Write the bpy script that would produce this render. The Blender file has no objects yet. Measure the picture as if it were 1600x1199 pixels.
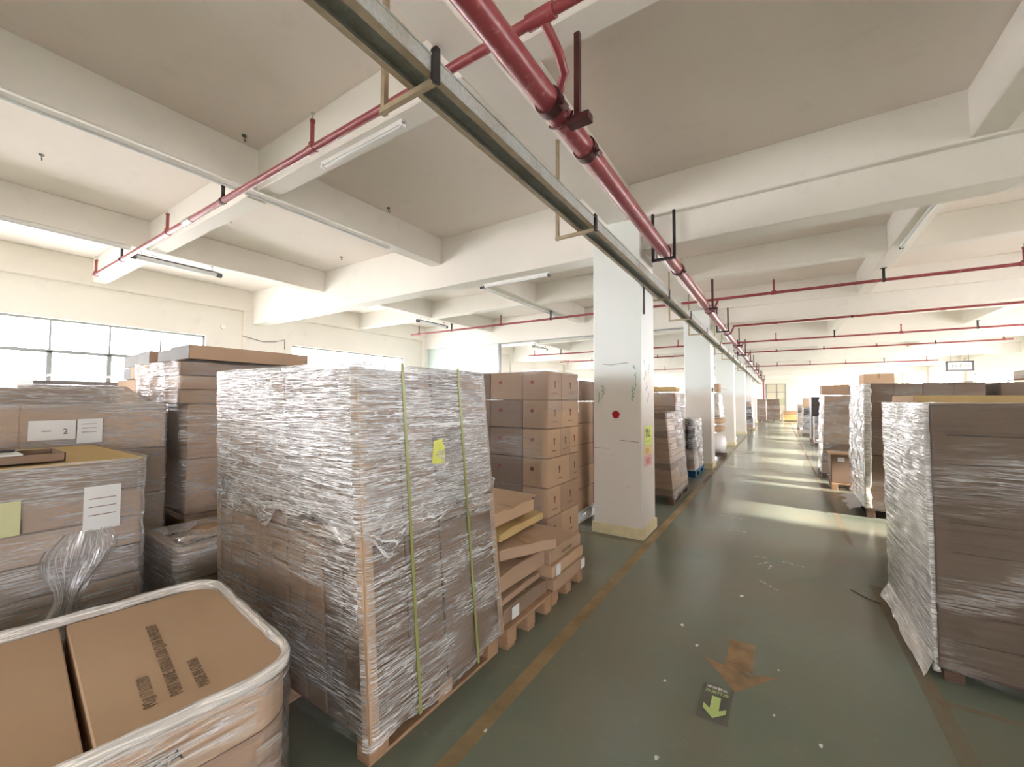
import bpy, bmesh, math, random
from mathutils import Vector, Matrix, noise
rnd = random.Random(7)
sc = bpy.context.scene
PI = math.pi

# ------------------------------------------------------------------ camera, sky, sun, exposure
YAW, PITCH, ROLL, FPX = 0.57790406, 0.0390168704, 0.00445459245, 638.61
cam_d = bpy.data.cameras.new('camera'); cam = bpy.data.objects.new('camera', cam_d)
sc.collection.objects.link(cam); sc.camera = cam
cam_d.sensor_width = 36; cam_d.sensor_fit = 'HORIZONTAL'; cam_d.lens = FPX / 1600 * 36
cam_d.clip_start = 0.05; cam_d.clip_end = 500
_f = Vector((-math.sin(YAW) * math.cos(PITCH), math.cos(YAW) * math.cos(PITCH), math.sin(PITCH)))
_r = Vector((math.cos(YAW), math.sin(YAW), 0)); _u = _r.cross(_f)
_r2 = _r * math.cos(ROLL) + _u * math.sin(ROLL); _u2 = -_r * math.sin(ROLL) + _u * math.cos(ROLL)
cam.matrix_world = Matrix(((_r2.x, _u2.x, -_f.x, 0), (_r2.y, _u2.y, -_f.y, 0), (_r2.z, _u2.z, -_f.z, 1.65), (0, 0, 0, 1)))

sc.view_settings.view_transform = 'Standard'; sc.view_settings.look = 'None'
sc.view_settings.gamma = 1; sc.view_settings.use_curve_mapping = False
EXPO = 2.2
sc.view_settings.exposure = EXPO
w = bpy.data.worlds.new('sky'); sc.world = w; w.use_nodes = True
bg = w.node_tree.nodes['Background']
bg.inputs[0].default_value = (0.97, 0.945, 1.0, 1); bg.inputs[1].default_value = 7.5
sun_d = bpy.data.lights.new('sun', 'SUN'); sun = bpy.data.objects.new('sun', sun_d); sc.collection.objects.link(sun)
sun_d.energy = 9.0; sun_d.angle = math.radians(2.5); sun_d.color = (1.0, 0.90, 0.80)
sun.rotation_euler = Vector((-1.0, 0.10, -0.36)).to_track_quat('-Z', 'Y').to_euler()
sc.cycles.max_bounces = 10; sc.cycles.diffuse_bounces = 6; sc.cycles.glossy_bounces = 3
sc.cycles.transmission_bounces = 4; sc.cycles.transparent_max_bounces = 24
sc.cycles.caustics_reflective = False; sc.cycles.caustics_refractive = False
sc.cycles.sample_clamp_indirect = 8

# ------------------------------------------------------------------ object helpers
COL = sc.collection
def link(o, parent=None, loc=None, rot=None):
    COL.objects.link(o)
    if parent is not None: o.parent = parent
    if loc is not None: o.location = loc
    if rot is not None: o.rotation_euler = rot
    return o
def tag(o, label=None, cat=None, group=None, kind=None):
    if label: o['label'] = label
    if cat: o['category'] = cat
    if group: o['group'] = group
    if kind: o['kind'] = kind
    return o
def thing(name, label, cat, loc=(0, 0, 0), rz=0.0, group=None):
    o = bpy.data.objects.new(name, None); o.empty_display_size = 0.1
    link(o, None, loc, (0, 0, rz)); return tag(o, label, cat, group)
class MB:
    """collects boxes, tubes and quads into one mesh"""
    def __init__(s): s.v = []; s.f = []; s.m = []
    def box(s, c, d, rot=None, mi=0):
        b = len(s.v); R = rot or Matrix.Identity(3)
        for z in (-.5, .5):
            for y in (-.5, .5):
                for x in (-.5, .5): s.v.append(Vector(c) + R @ Vector((x * d[0], y * d[1], z * d[2])))
        for q in ((0, 2, 3, 1), (4, 5, 7, 6), (0, 1, 5, 4), (2, 6, 7, 3), (0, 4, 6, 2), (1, 3, 7, 5)):
            s.f.append([b + i for i in q]); s.m.append(mi)
        return s
    def span(s, x0, x1, y0, y1, z0, z1, mi=0):
        return s.box(((x0 + x1) / 2, (y0 + y1) / 2, (z0 + z1) / 2), (abs(x1 - x0), abs(y1 - y0), abs(z1 - z0)), None, mi)
    def tube(s, p0, p1, r0, r1=None, n=12, mi=0, cap=True):
        r1 = r0 if r1 is None else r1
        p0 = Vector(p0); p1 = Vector(p1); d = (p1 - p0).normalized()
        a = d.orthogonal().normalized(); c = d.cross(a); b = len(s.v)
        for p, r in ((p0, r0), (p1, r1)):
            for i in range(n):
                t = 2 * PI * i / n; s.v.append(p + (a * math.cos(t) + c * math.sin(t)) * r)
        for i in range(n):
            j = (i + 1) % n; s.f.append([b + i, b + j, b + n + j, b + n + i]); s.m.append(mi)
        if cap:
            s.f.append([b + i for i in range(n)][::-1]); s.m.append(mi)
            s.f.append([b + n + i for i in range(n)]); s.m.append(mi)
        return s
    def path(s, pts, r, n=8, mi=0):
        pts = [Vector(p) for p in pts]; b = len(s.v); k = len(pts)
        up = None
        for i, p in enumerate(pts):
            d = (pts[min(i + 1, k - 1)] - pts[max(i - 1, 0)]).normalized()
            if up is None: up = d.orthogonal().normalized()
            up = (up - d * up.dot(d)).normalized(); c = d.cross(up)
            rr = r[i] if isinstance(r, (list, tuple)) else r
            for j in range(n):
                t = 2 * PI * j / n; s.v.append(p + (up * math.cos(t) + c * math.sin(t)) * rr)
        for i in range(k - 1):
            for j in range(n):
                q = (j + 1) % n; s.f.append([b + i * n + j, b + i * n + q, b + (i + 1) * n + q, b + (i + 1) * n + j]); s.m.append(mi)
        s.f.append([b + j for j in range(n)][::-1]); s.m.append(mi)
        s.f.append([b + (k - 1) * n + j for j in range(n)]); s.m.append(mi)
        return s
    def poly(s, pts, mi=0):
        b = len(s.v); s.v += [Vector(p) for p in pts]; s.f.append(list(range(b, b + len(pts)))); s.m.append(mi); return s
    def mesh(s, name, mats, smooth=False, bev=0.0):
        me = bpy.data.meshes.new(name); me.from_pydata([tuple(v) for v in s.v], [], s.f)
        for m in (mats if isinstance(mats, (list, tuple)) else [mats]): me.materials.append(m)
        for i, p in enumerate(me.polygons): p.material_index = s.m[i]; p.use_smooth = smooth
        if bev > 0:
            bm = bmesh.new(); bm.from_mesh(me)
            bmesh.ops.bevel(bm, geom=list(bm.edges), offset=bev, segments=1, affect='EDGES', clamp_overlap=True)
            bm.to_mesh(me); bm.free()
        if smooth:
            try: me.set_sharp_from_angle(angle=math.radians(40))
            except Exception: pass
        me.update(); return me
    def build(s, name, mats, parent=None, loc=None, rot=None, smooth=False, bev=0.0, kind=None):
        o = bpy.data.objects.new(name, s.mesh(name, mats, smooth, bev)); link(o, parent, loc, rot)
        if kind: o['kind'] = kind
        return o
_cache = {}
def boxmesh(name, d, mat, bev=0.006):
    k = (name, tuple(round(x, 3) for x in d), mat.name, bev)
    if k not in _cache:
        _cache[k] = MB().box((0, 0, d[2] / 2), d).mesh(name, mat, False, bev)
    return _cache[k]
def bobj(name, d, mat, parent, loc, rot=(0, 0, 0), bev=0.006):
    o = bpy.data.objects.new(name, boxmesh(name, d, mat, bev)); return link(o, parent, loc, rot)

# ------------------------------------------------------------------ materials
class NT:
    def __init__(s, name):
        s.m = bpy.data.materials.new(name); s.m.use_nodes = True; s.t = s.m.node_tree
        s.t.nodes.clear(); s.out = s.t.nodes.new('ShaderNodeOutputMaterial')
    def n(s, ty, **kw):
        x = s.t.nodes.new(ty)
        for k, v in kw.items():
            if k.startswith('i_'):
                k2 = k[2:]; x.inputs[int(k2) if k2.isdigit() else k2.replace('_', ' ')].default_value = v
            else: setattr(x, k, v)
        return x
    def l(s, a, b): s.t.links.new(a, b)
    def coords(s, kind='Object', scale=(1, 1, 1), rot=(0, 0, 0), loc=(0, 0, 0)):
        tc = s.n('ShaderNodeTexCoord'); mp = s.n('ShaderNodeMapping')
        mp.inputs['Scale'].default_value = scale; mp.inputs['Rotation'].default_value = rot; mp.inputs['Location'].default_value = loc
        s.l(tc.outputs[kind], mp.inputs['Vector']); return mp.outputs[0]
    def noise(s, vec, scale=1.0, detail=3.0, rough=0.5, dist=0.0):
        x = s.n('ShaderNodeTexNoise'); x.inputs['Scale'].default_value = scale; x.inputs['Detail'].default_value = detail
        x.inputs['Roughness'].default_value = rough; x.inputs['Distortion'].default_value = dist
        if vec is not None: s.l(vec, x.inputs['Vector'])
        return x.outputs[0]
    def ramp(s, fac, stops):
        x = s.n('ShaderNodeValToRGB'); cr = x.color_ramp
        while len(cr.elements) < len(stops): cr.elements.new(0.5)
        for e, (p, c) in zip(cr.elements, stops):
            e.position = p; e.color = (c, c, c, 1) if isinstance(c, (int, float)) else (*c, 1)
        s.l(fac, x.inputs[0]); return x.outputs[0]
    def mix(s, fac, a, b, blend='MIX'):
        x = s.n('ShaderNodeMix'); x.data_type = 'RGBA'; x.blend_type = blend
        for sock, v in ((x.inputs[0], fac), (x.inputs[6], a), (x.inputs[7], b)):
            if isinstance(v, (int, float)): sock.default_value = v
            elif isinstance(v, tuple): sock.default_value = (*v, 1)
            else: s.l(v, sock)
        return x.outputs[2]
    def math(s, op, a, b=0.0):
        x = s.n('ShaderNodeMath'); x.operation = op
        for sock, v in ((x.inputs[0], a), (x.inputs[1], b)):
            if isinstance(v, (int, float)): sock.default_value = v
            else: s.l(v, sock)
        return x.outputs[0]
    def bump(s, h, strength=0.3, dist=0.01, normal=None):
        x = s.n('ShaderNodeBump'); x.inputs['Strength'].default_value = strength; x.inputs['Distance'].default_value = dist
        s.l(h, x.inputs['Height'])
        if normal is not None: s.l(normal, x.inputs['Normal'])
        return x.outputs[0]
    def bsdf(s, col, rough=0.6, metal=0.0, spec=0.5, normal=None, out=True):
        x = s.n('ShaderNodeBsdfPrincipled')
        for nm, v in (('Base Color', col), ('Roughness', rough), ('Metallic', metal), ('Specular IOR Level', spec)):
            if isinstance(v, (int, float)): x.inputs[nm].default_value = v
            elif isinstance(v, tuple): x.inputs[nm].default_value = (*v, 1)
            else: s.l(v, x.inputs[nm])
        if normal is not None: s.l(normal, x.inputs['Normal'])
        if out: s.l(x.outputs[0], s.out.inputs[0])
        return x.outputs[0]

def plain(name, col, rough=0.6, metal=0.0, spec=0.5, var=0.08, nscale=6.0, bump=0.0):
    t = NT(name); v = t.coords(); n = t.noise(v, nscale, 4)
    c = t.mix(n, tuple(x * (1 - var) for x in col), tuple(min(1, x * (1 + var)) for x in col))
    nm = t.bump(t.noise(v, nscale * 8, 3), bump, 0.004) if bump else None
    t.bsdf(c, rough, metal, spec, nm); return t.m

def mat_plaster(name, col, stain):
    t = NT(name); v = t.coords()
    n1 = t.noise(v, 0.6, 4, 0.6); n2 = t.noise(v, 3.0, 5, 0.65)
    c = t.mix(t.ramp(n1, [(0.35, 0), (0.75, 1)]), col, stain)
    c = t.mix(t.ramp(n2, [(0.58, 0), (0.8, 0.5)]), c, tuple(x * 0.86 for x in stain))
    t.bsdf(c, 0.72, 0, 0.3, t.bump(t.noise(v, 14, 4), 0.12, 0.01)); return t.m
def mat_column():
    t = NT('column_paint'); v = t.coords()
    g = t.n('ShaderNodeNewGeometry'); sp = t.n('ShaderNodeSeparateXYZ'); t.l(g.outputs['Position'], sp.inputs[0])
    z = sp.outputs[2]
    band = t.math('ADD', z, t.math('MULTIPLY', t.math('SUBTRACT', t.noise(v, 2.0, 3), 0.5), 0.35))
    k = t.n('ShaderNodeMapRange'); k.inputs[1].default_value = 1.75; k.inputs[2].default_value = 2.05
    t.l(band, k.inputs[0])
    low = t.mix(t.noise(v, 1.2, 4), (0.66, 0.60, 0.53), (0.74, 0.70, 0.64))
    up = t.mix(t.noise(v, 1.0, 3), (0.76, 0.83, 0.81), (0.84, 0.87, 0.86))
    c = t.mix(k.outputs[0], low, up)
    sc_ = t.noise(t.coords(scale=(3, 3, 40)), 1.0, 4, 0.7)
    mask = t.math('MULTIPLY', t.ramp(sc_, [(0.64, 0), (0.70, 1)]), t.ramp(t.noise(v, 2.3, 2), [(0.5, 0), (0.62, 0.7)]))
    k2 = t.n('ShaderNodeMapRange'); k2.inputs[1].default_value = 2.6; k2.inputs[2].default_value = 1.6
    t.l(z, k2.inputs[0]); mask = t.math('MULTIPLY', mask, k2.outputs[0])
    c = t.mix(mask, c, (0.30, 0.28, 0.26))
    t.bsdf(c, 0.5, 0, 0.4, t.bump(t.noise(v, 12, 4), 0.08, 0.01)); return t.m
def mat_floor():
    t = NT('green_epoxy_floor'); v = t.coords()
    n1 = t.noise(v, 0.45, 5, 0.6); n2 = t.noise(v, 2.2, 6, 0.65); n3 = t.noise(v, 30, 3, 0.6)
    c = t.mix(t.ramp(n1, [(0.3, 0), (0.7, 1)]), (0.185, 0.238, 0.185), (0.225, 0.255, 0.200))
    c = t.mix(t.ramp(n2, [(0.40, 0), (0.75, 0.5)]), c, (0.26, 0.26, 0.21))
    c = t.mix(t.ramp(t.noise(t.coords(loc=(4, 9, 0)), 0.7, 6, 0.6), [(0.42, 0), (0.62, 0.7)]), c, (0.25, 0.225, 0.165))
    c = t.mix(t.ramp(t.noise(v, 9, 6, 0.75), [(0.60, 0), (0.72, 0.22)]), c, (0.42, 0.43, 0.36))
    c = t.mix(t.ramp(n3, [(0.72, 0), (0.80, 0.3)]), c, (0.5, 0.5, 0.42))
    r = t.ramp(n1, [(0.3, 0.17), (0.8, 0.27)])
    t.bsdf(c, r, 0, 0.5, t.bump(t.noise(v, 2.5, 2), 0.03, 0.01)); return t.m
def mat_worn(name, col, lo, hi, rough=0.5, scale=6.0, omin=0.12, omax=0.92):
    """paint worn through: transparent where it has rubbed away"""
    t = NT(name); v = t.coords(); n = t.noise(v, scale, 6, 0.7)
    c = t.mix(t.noise(v, 3, 3), tuple(x * 0.85 for x in col), col)
    b = t.bsdf(c, rough, out=False); tr = t.n('ShaderNodeBsdfTransparent'); mx = t.n('ShaderNodeMixShader')
    t.l(t.ramp(n, [(lo, omin), (hi, omax)]), mx.inputs[0]); t.l(tr.outputs[0], mx.inputs[1]); t.l(b, mx.inputs[2]); t.l(mx.outputs[0], t.out.inputs[0])
    return t.m
def mat_card(name, col, rough=0.75):
    t = NT(name); v = t.coords(); oi = t.n('ShaderNodeObjectInfo')
    fl = t.noise(t.coords(scale=(2, 2, 60)), 2.0, 3); n = t.noise(v, 3.0, 4)
    c = t.mix(t.math('MULTIPLY', n, 0.7), col, tuple(x * 0.80 for x in col))
    c = t.mix(t.math('MULTIPLY', oi.outputs['Random'], 0.55), c, tuple(x * y for x, y in zip(col, (0.80, 0.76, 0.72))))
    t.bsdf(c, rough, 0, 0.25, t.bump(fl, 0.08, 0.004)); return t.m
def mat_film(name, base=0.05, fold=0.7, dens=0.5, ang=0.18, tint=(0.95, 0.96, 0.97), gloss=0.5, freq=1.0):
    """stretch film: clear, with thin folds whitened where it gathers to stand for reflected light; uv is in metres (along the side, up)"""
    t = NT(name)
    def layer(sx, sy, a, det=2.0, dist=0.3, lo=(0, 0, 0)):
        return t.noise(t.coords('UV', (sx * freq, sy * freq, 1), (0, 0, a), lo), 1.0, det, 0.5, dist)
    a1 = layer(2.0, 42, ang); a2 = layer(1.5, 30, -ang * 0.8, 2, 0.5, (3, 7, 0)); a3 = layer(3.5, 80, ang * 0.4, 2, 0.6, (9, 1, 0))
    big = layer(1.1, 3.5, ang, 3, 0.6, (5, 5, 0))
    def ridge(x, wd, p):
        q = t.math('ABSOLUTE', t.math('SUBTRACT', x, 0.5)); q = t.math('SUBTRACT', 1.0, t.math('DIVIDE', q, wd))
        return t.math('POWER', t.math('MAXIMUM', q, 0.0), p)
    r1 = ridge(a1, 0.035, 1.0); r2 = ridge(a2, 0.028, 1.0); r3 = ridge(a3, 0.05, 1.0)
    gate = t.ramp(big, [(0.60 - dens * 0.4, 0.04), (0.80 - dens * 0.4, 1.0)])
    folds = t.math('MAXIMUM', t.math('MAXIMUM', r1, r2), t.math('MULTIPLY', r3, 0.75))
    fg = t.math('MULTIPLY', folds, gate)
    h = t.math('ADD', t.math('MULTIPLY', t.math('ADD', a1, t.math('ADD', a2, t.math('MULTIPLY', a3, .7))), 1.0), t.math('MULTIPLY', big, 1.5))
    nm = t.bump(h, 1.0, 0.010)
    op = t.math('MINIMUM', t.math('ADD', base, t.math('MULTIPLY', fg, fold)), 0.95)  # white streaks in the opacity: creases plus painted reflections of window light
    d = t.n('ShaderNodeBsdfDiffuse'); d.inputs[0].default_value = (*tint, 1); t.l(nm, d.inputs['Normal'])
    g = t.n('ShaderNodeBsdfGlossy'); g.inputs['Roughness'].default_value = 0.10; g.inputs[0].default_value = (1, 1, 1, 1); t.l(nm, g.inputs['Normal'])
    tr = t.n('ShaderNodeBsdfTransparent'); tr.inputs[0].default_value = (0.985, 0.985, 0.985, 1)
    m1 = t.n('ShaderNodeMixShader'); t.l(op, m1.inputs[0]); t.l(tr.outputs[0], m1.inputs[1]); t.l(d.outputs[0], m1.inputs[2])
    fr = t.n('ShaderNodeFresnel'); fr.inputs[0].default_value = 1.42; t.l(nm, fr.inputs['Normal'])
    fa = t.math('MULTIPLY', fr.outputs[0], t.math('ADD', gloss, t.math('MULTIPLY', fg, 1.2))); fa = t.math('MINIMUM', fa, 0.6)
    m2 = t.n('ShaderNodeMixShader'); t.l(fa, m2.inputs[0]); t.l(m1.outputs[0], m2.inputs[1]); t.l(g.outputs[0], m2.inputs[2])
    t.l(m2.outputs[0], t.out.inputs[0]); return t.m
def mat_glass():
    t = NT('window_glass'); tr = t.n('ShaderNodeBsdfTransparent'); tr.inputs[0].default_value = (0.97, 0.97, 0.97, 1)
    g = t.n('ShaderNodeBsdfGlossy'); g.inputs['Roughness'].default_value = 0.03
    n = t.noise(t.coords(), 3, 3); mx = t.n('ShaderNodeMixShader'); t.l(t.ramp(n, [(0, 0.05), (1, 0.09)]), mx.inputs[0])
    t.l(tr.outputs[0], mx.inputs[1]); t.l(g.outputs[0], mx.inputs[2]); t.l(mx.outputs[0], t.out.inputs[0]); return t.m
def mat_galv():
    t = NT('galvanised_steel'); v = t.coords()
    vo = t.n('ShaderNodeTexVoronoi'); vo.inputs['Scale'].default_value = 60; t.l(v, vo.inputs['Vector'])
    c = t.mix(vo.outputs['Distance'], (0.42, 0.44, 0.43), (0.58, 0.61, 0.60))
    c = t.mix(t.ramp(t.noise(v, 3.0, 5, 0.7), [(0.45, 0), (0.72, 0.7)]), c, (0.33, 0.28, 0.19))
    t.bsdf(c, 0.42, 0.35, 0.5); return t.m
def mat_redpipe():
    t = NT('red_pipe_paint'); v = t.coords()
    c = t.mix(t.noise(v, 2.5, 4), (0.25, 0.042, 0.052), (0.33, 0.07, 0.08))
    c = t.mix(t.ramp(t.noise(v, 22, 5, 0.7), [(0.56, 0), (0.70, 0.7)]), c, (0.50, 0.22, 0.22))
    t.bsdf(c, 0.33, 0, 0.5); return t.m
def mat_wood(name, a, b):
    t = NT(name); n = t.noise(t.coords(scale=(2, 30, 30)), 1.0, 4, 0.6, 1.0)
    t.bsdf(t.mix(n, a, b), 0.7, 0, 0.3, t.bump(n, 0.2, 0.004)); return t.m

M_ceil = mat_plaster('ceiling_plaster', (0.85, 0.785, 0.74), (0.81, 0.745, 0.695))
M_beam = mat_plaster('beam_plaster', (0.85, 0.83, 0.785), (0.81, 0.79, 0.745))
M_wall = mat_plaster('wall_plaster', (0.81, 0.78, 0.715), (0.76, 0.73, 0.665))
M_col = mat_column(); M_floor = mat_floor()
M_plinth = plain('plinth_cream', (0.66, 0.58, 0.36), 0.6, var=0.2, nscale=10)
M_tape = mat_worn('orange_line_paint', (0.50, 0.36, 0.18), 0.15, 0.60, scale=1.5, omin=.3, omax=.85)
M_tape2 = mat_worn('faded_line_paint', (0.46, 0.31, 0.18), 0.25, 0.80, scale=1.3, omin=.1, omax=.65)
M_arrow = mat_worn('arrow_paint', (0.56, 0.35, 0.17), 0.15, 0.62, scale=4, omin=.2, omax=.8)
M_stick = plain('sticker_dark', (0.15, 0.15, 0.125), 0.5)
M_green = plain('sticker_green', (0.62, 0.80, 0.30), 0.5)
M_frame = plain('window_frame_paint', (0.30, 0.33, 0.32), 0.4)
M_glass = mat_glass(); M_galv = mat_galv(); M_red = mat_redpipe()
M_rust = plain('dark_clamp_steel', (0.09, 0.03, 0.03), 0.5, 0.4, var=0.3)
M_black = plain('black_paint', (0.018, 0.016, 0.016), 0.5)
M_angle = plain('dirty_angle_steel', (0.40, 0.33, 0.22), 0.5, 0.5, var=0.3, nscale=14)
M_card = mat_card('kraft_cardboard', (0.51, 0.355, 0.245))
M_card_d = mat_card('brown_cardboard', (0.31, 0.22, 0.16))
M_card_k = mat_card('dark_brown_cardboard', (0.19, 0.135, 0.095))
M_card_l = mat_card('light_cardboard', (0.64, 0.45, 0.30))
M_card_y = mat_card('yellow_cardboard', (0.66, 0.48, 0.22))
M_card_g = mat_card('grey_white_cardboard', (0.30, 0.30, 0.30))
M_tapeb = plain('packing_tape', (0.42, 0.27, 0.13), 0.3, 0, 0.6)
M_ink = plain('ink', (0.20, 0.135, 0.08), 0.7)
M_inkb = plain('black_ink', (0.03, 0.03, 0.03), 0.6)
M_inkr = plain('red_ink', (0.30, 0.06, 0.05), 0.6)
M_paper = plain('white_paper', (0.80, 0.81, 0.80), 0.6)
M_paper_y = plain('yellow_paper', (0.70, 0.72, 0.16), 0.6)
M_wood = mat_wood('pallet_wood', (0.50, 0.33, 0.20), (0.34, 0.20, 0.12))
M_wood_d = mat_wood('dark_pallet_wood', (0.16, 0.10, 0.07), (0.10, 0.06, 0.045))
M_blue = plain('blue_plastic', (0.02, 0.16, 0.36), 0.4)
M_dark = plain('black_goods', (0.035, 0.028, 0.028), 0.35, 0, 0.5)
M_bag = plain('white_bag', (0.78, 0.76, 0.76), 0.35)
M_strap = plain('olive_strap', (0.34, 0.36, 0.12), 0.35, 0, 0.6)
M_white = plain('white_enamel', (0.86, 0.87, 0.85), 0.35)
M_grey = plain('grey_plastic', (0.12, 0.12, 0.13), 0.4)
M_led = plain('clear_tube_cover', (0.80, 0.83, 0.85), 0.15, 0, 0.6)
M_cyan = plain('pale_cyan_board', (0.66, 0.78, 0.76), 0.35)
M_cyan_f = plain('aluminium_strip', (0.30, 0.31, 0.31), 0.4, 0.5)
M_film = mat_film('stretch_film_heavy', 0.02, 0.82, 0.62, -0.30, gloss=.8, freq=1.3)
M_film_glint = mat_film('stretch_film_glint', 0.05, 0.92, 0.90, 0.10, gloss=1.0, freq=1.35)  # whiter, closer streaks: a stronger reflection painted into the film
M_film_s = mat_film('stretch_film_side', 0.03, 0.60, 0.45, -0.40, gloss=.6)
M_film_l = mat_film('stretch_film_light', 0.015, 0.45, 0.30, 0.10, gloss=.6)
M_film_m = mat_film('stretch_film_milky', 0.14, 0.45, 0.6, 0.5, gloss=.7)
M_film_e = mat_film('stretch_film_edge', 0.38, 0.60, 0.8, 0.9, (0.93, 0.92, 0.88), .8)
M_film_rim = mat_film('stretch_film_rim', 0.50, 0.5, .8, 0.1, (0.95, 0.93, 0.88), .7)
M_ground = plain('outside_concrete', (0.50, 0.49, 0.46), 0.9)

# ------------------------------------------------------------------ setting
XL, XR, Y0, Y1, ZC = -11.1, 7.7, -7.2, 42.6, 4.32
COLY = [4.92 + 6 * k for k in range(7)]          # near faces of the columns
MB().span(-60, 60, -40, 90, -0.5, -0.15).build('ground', M_ground, kind='structure')
floor = MB().span(XL - .2, XR + .2, Y0 - .2, Y1 + .2, -0.15, 0).build('floor', M_floor, kind='structure')
ceiling = MB().span(XL - .2, XR + .2, Y0 - .2, Y1 + .2, ZC, ZC + .2).build('ceiling', M_ceil, kind='structure')
def beam(x0, x1, y0, y1, z0, z1=ZC):
    return MB().span(x0, x1, y0, y1, z0, z1).build('ceiling_beam', M_beam, ceiling, bev=0.008)
MAINY = [4.97 + 6 * k for k in range(-2, 7)]
for y in MAINY:                                   # main beams across the building
    beam(XL, -1.52, y, y + .31, 3.5)
    beam(-1.52, XR, y + .06, y + .36, 3.5); beam(-1.52, XR, y - .02, y + .06, 3.86)
beam(-1.79, -1.52, Y0, Y1, 3.87)                   # beam over the columns
segs = [Y0] + [v for y in MAINY if y > Y0 for v in (y, y + .31)] + [Y1]
for x0, x1 in ((-4.87, -4.65), (-8.17, -7.93), (1.40, 1.62), (4.5, 4.72)):
    for a, b in zip(segs[0::2], segs[1::2]):
        if b - a > .3: beam(x0, x1, a, b, 3.88)
mids = [2.10 + 6 * k for k in range(-1, 7)]
for y in mids:
    for x0, x1 in ((XL, -8.17), (-7.93, -4.87), (-4.65, -1.79), (-1.52, 1.40), (1.62, 4.5), (4.72, XR)):
        beam(x0, x1, y, y + .2, 3.87 if x1 < 1 else 3.89)

# walls with window openings
WZ0, WZ1 = 0.95, 3.10
def window_wall(name, X, sgn, zt, ks):
    mb = MB(); xo = X + sgn * 0.24
    mb.span(X, xo, Y0, Y1, 0, WZ0); mb.span(X, xo, Y0, Y1, zt, ZC)
    edges = [Y0]
    for k in ks: edges += [6 * k + .02, 6 * k + 4.02]
    edges.append(Y1)
    for a, b in zip(edges[0::2], edges[1::2]): mb.span(X, xo, a, b, WZ0, zt)
    wl = mb.build(name, M_wall, kind='structure')
    MB().span(X, X - sgn * .1, Y0, Y1, 3.80, ZC - .001).build('wall_beam', M_wall, wl, bev=.006)
    for y in [-1.08] + COLY: MB().span(X, X - sgn * .1, y - .13, y + .6, 0, 3.80).build('wall_pier', M_wall, wl, bev=.006)
    return wl
ZTR = 2.98
wall_l = window_wall('wall_left', XL, -1, WZ1, range(-1, 7))
wall_r = window_wall('wall_right', XR, 1, ZTR, [-1] + list(range(1, 7)))
_wf = MB().span(XL, XR, Y0 - .2, Y0, 0, WZ0).span(XL, XR, Y0 - .2, Y0, WZ1, ZC)
for a, b in ((XL, -10.2), (-6.6, XR)): _wf.span(a, b, Y0 - .2, Y0, WZ0, WZ1)
wall_near = _wf.build('wall_near', M_wall, kind='structure')
_wf = MB().span(XL, XR, Y1, Y1 + .2, 0, WZ0).span(XL, XR, Y1, Y1 + .2, WZ1, ZC)
for a, b in ((XL, -10.2), (-6.6, -6.0), (-2.4, 1.5), (4.3, 4.8), (7.3, XR)): _wf.span(a, b, Y1, Y1 + .2, WZ0, WZ1)
wall_far = _wf.build('wall_far', M_wall, kind='structure')
wn = 0
def added_window(x0, x1, Y1=Y1, sg=1):  # end-wall windows, added for the light they let in
    global wn; wn += 1
    f = MB(); ym = Y1 + .1 * sg; zr = 2.5
    for z in (WZ0 + .025, zr, WZ1 - .02): f.span(x0, x1, ym - .03, ym + .03, z - .025, z + .025)
    n = 4
    for i in range(n + 1):
        c = lerp_(x0 + .02, x1 - .02, i / n); f.span(c - .02, c + .02, ym - .03, ym + .03, WZ0, WZ1)
    o = f.build('window_%d' % wn, M_frame, kind='structure')
    for i in range(n):
        for za, zb in ((WZ0 + .05, zr - .03), (zr + .03, WZ1 - .04)):
            MB().span(lerp_(x0, x1, i / n) + .03, lerp_(x0, x1, (i + 1) / n) - .03, ym - .004, ym + .004, za, zb).build('window_pane', M_glass, o)
    L = bpy.data.lights.new('window_portal', 'AREA'); L.shape = 'RECTANGLE'; L.size = x1 - x0; L.size_y = WZ1 - WZ0
    L.cycles.is_portal = True
    lo = bpy.data.objects.new('window_portal', L); COL.objects.link(lo)
    lo.location = ((x0 + x1) / 2, Y1 + .22 * sg, (WZ0 + WZ1) / 2); lo.rotation_euler = (-sg * PI / 2, 0, 0)
def lerp_(a, b, t): return a + (b - a) * t
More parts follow.
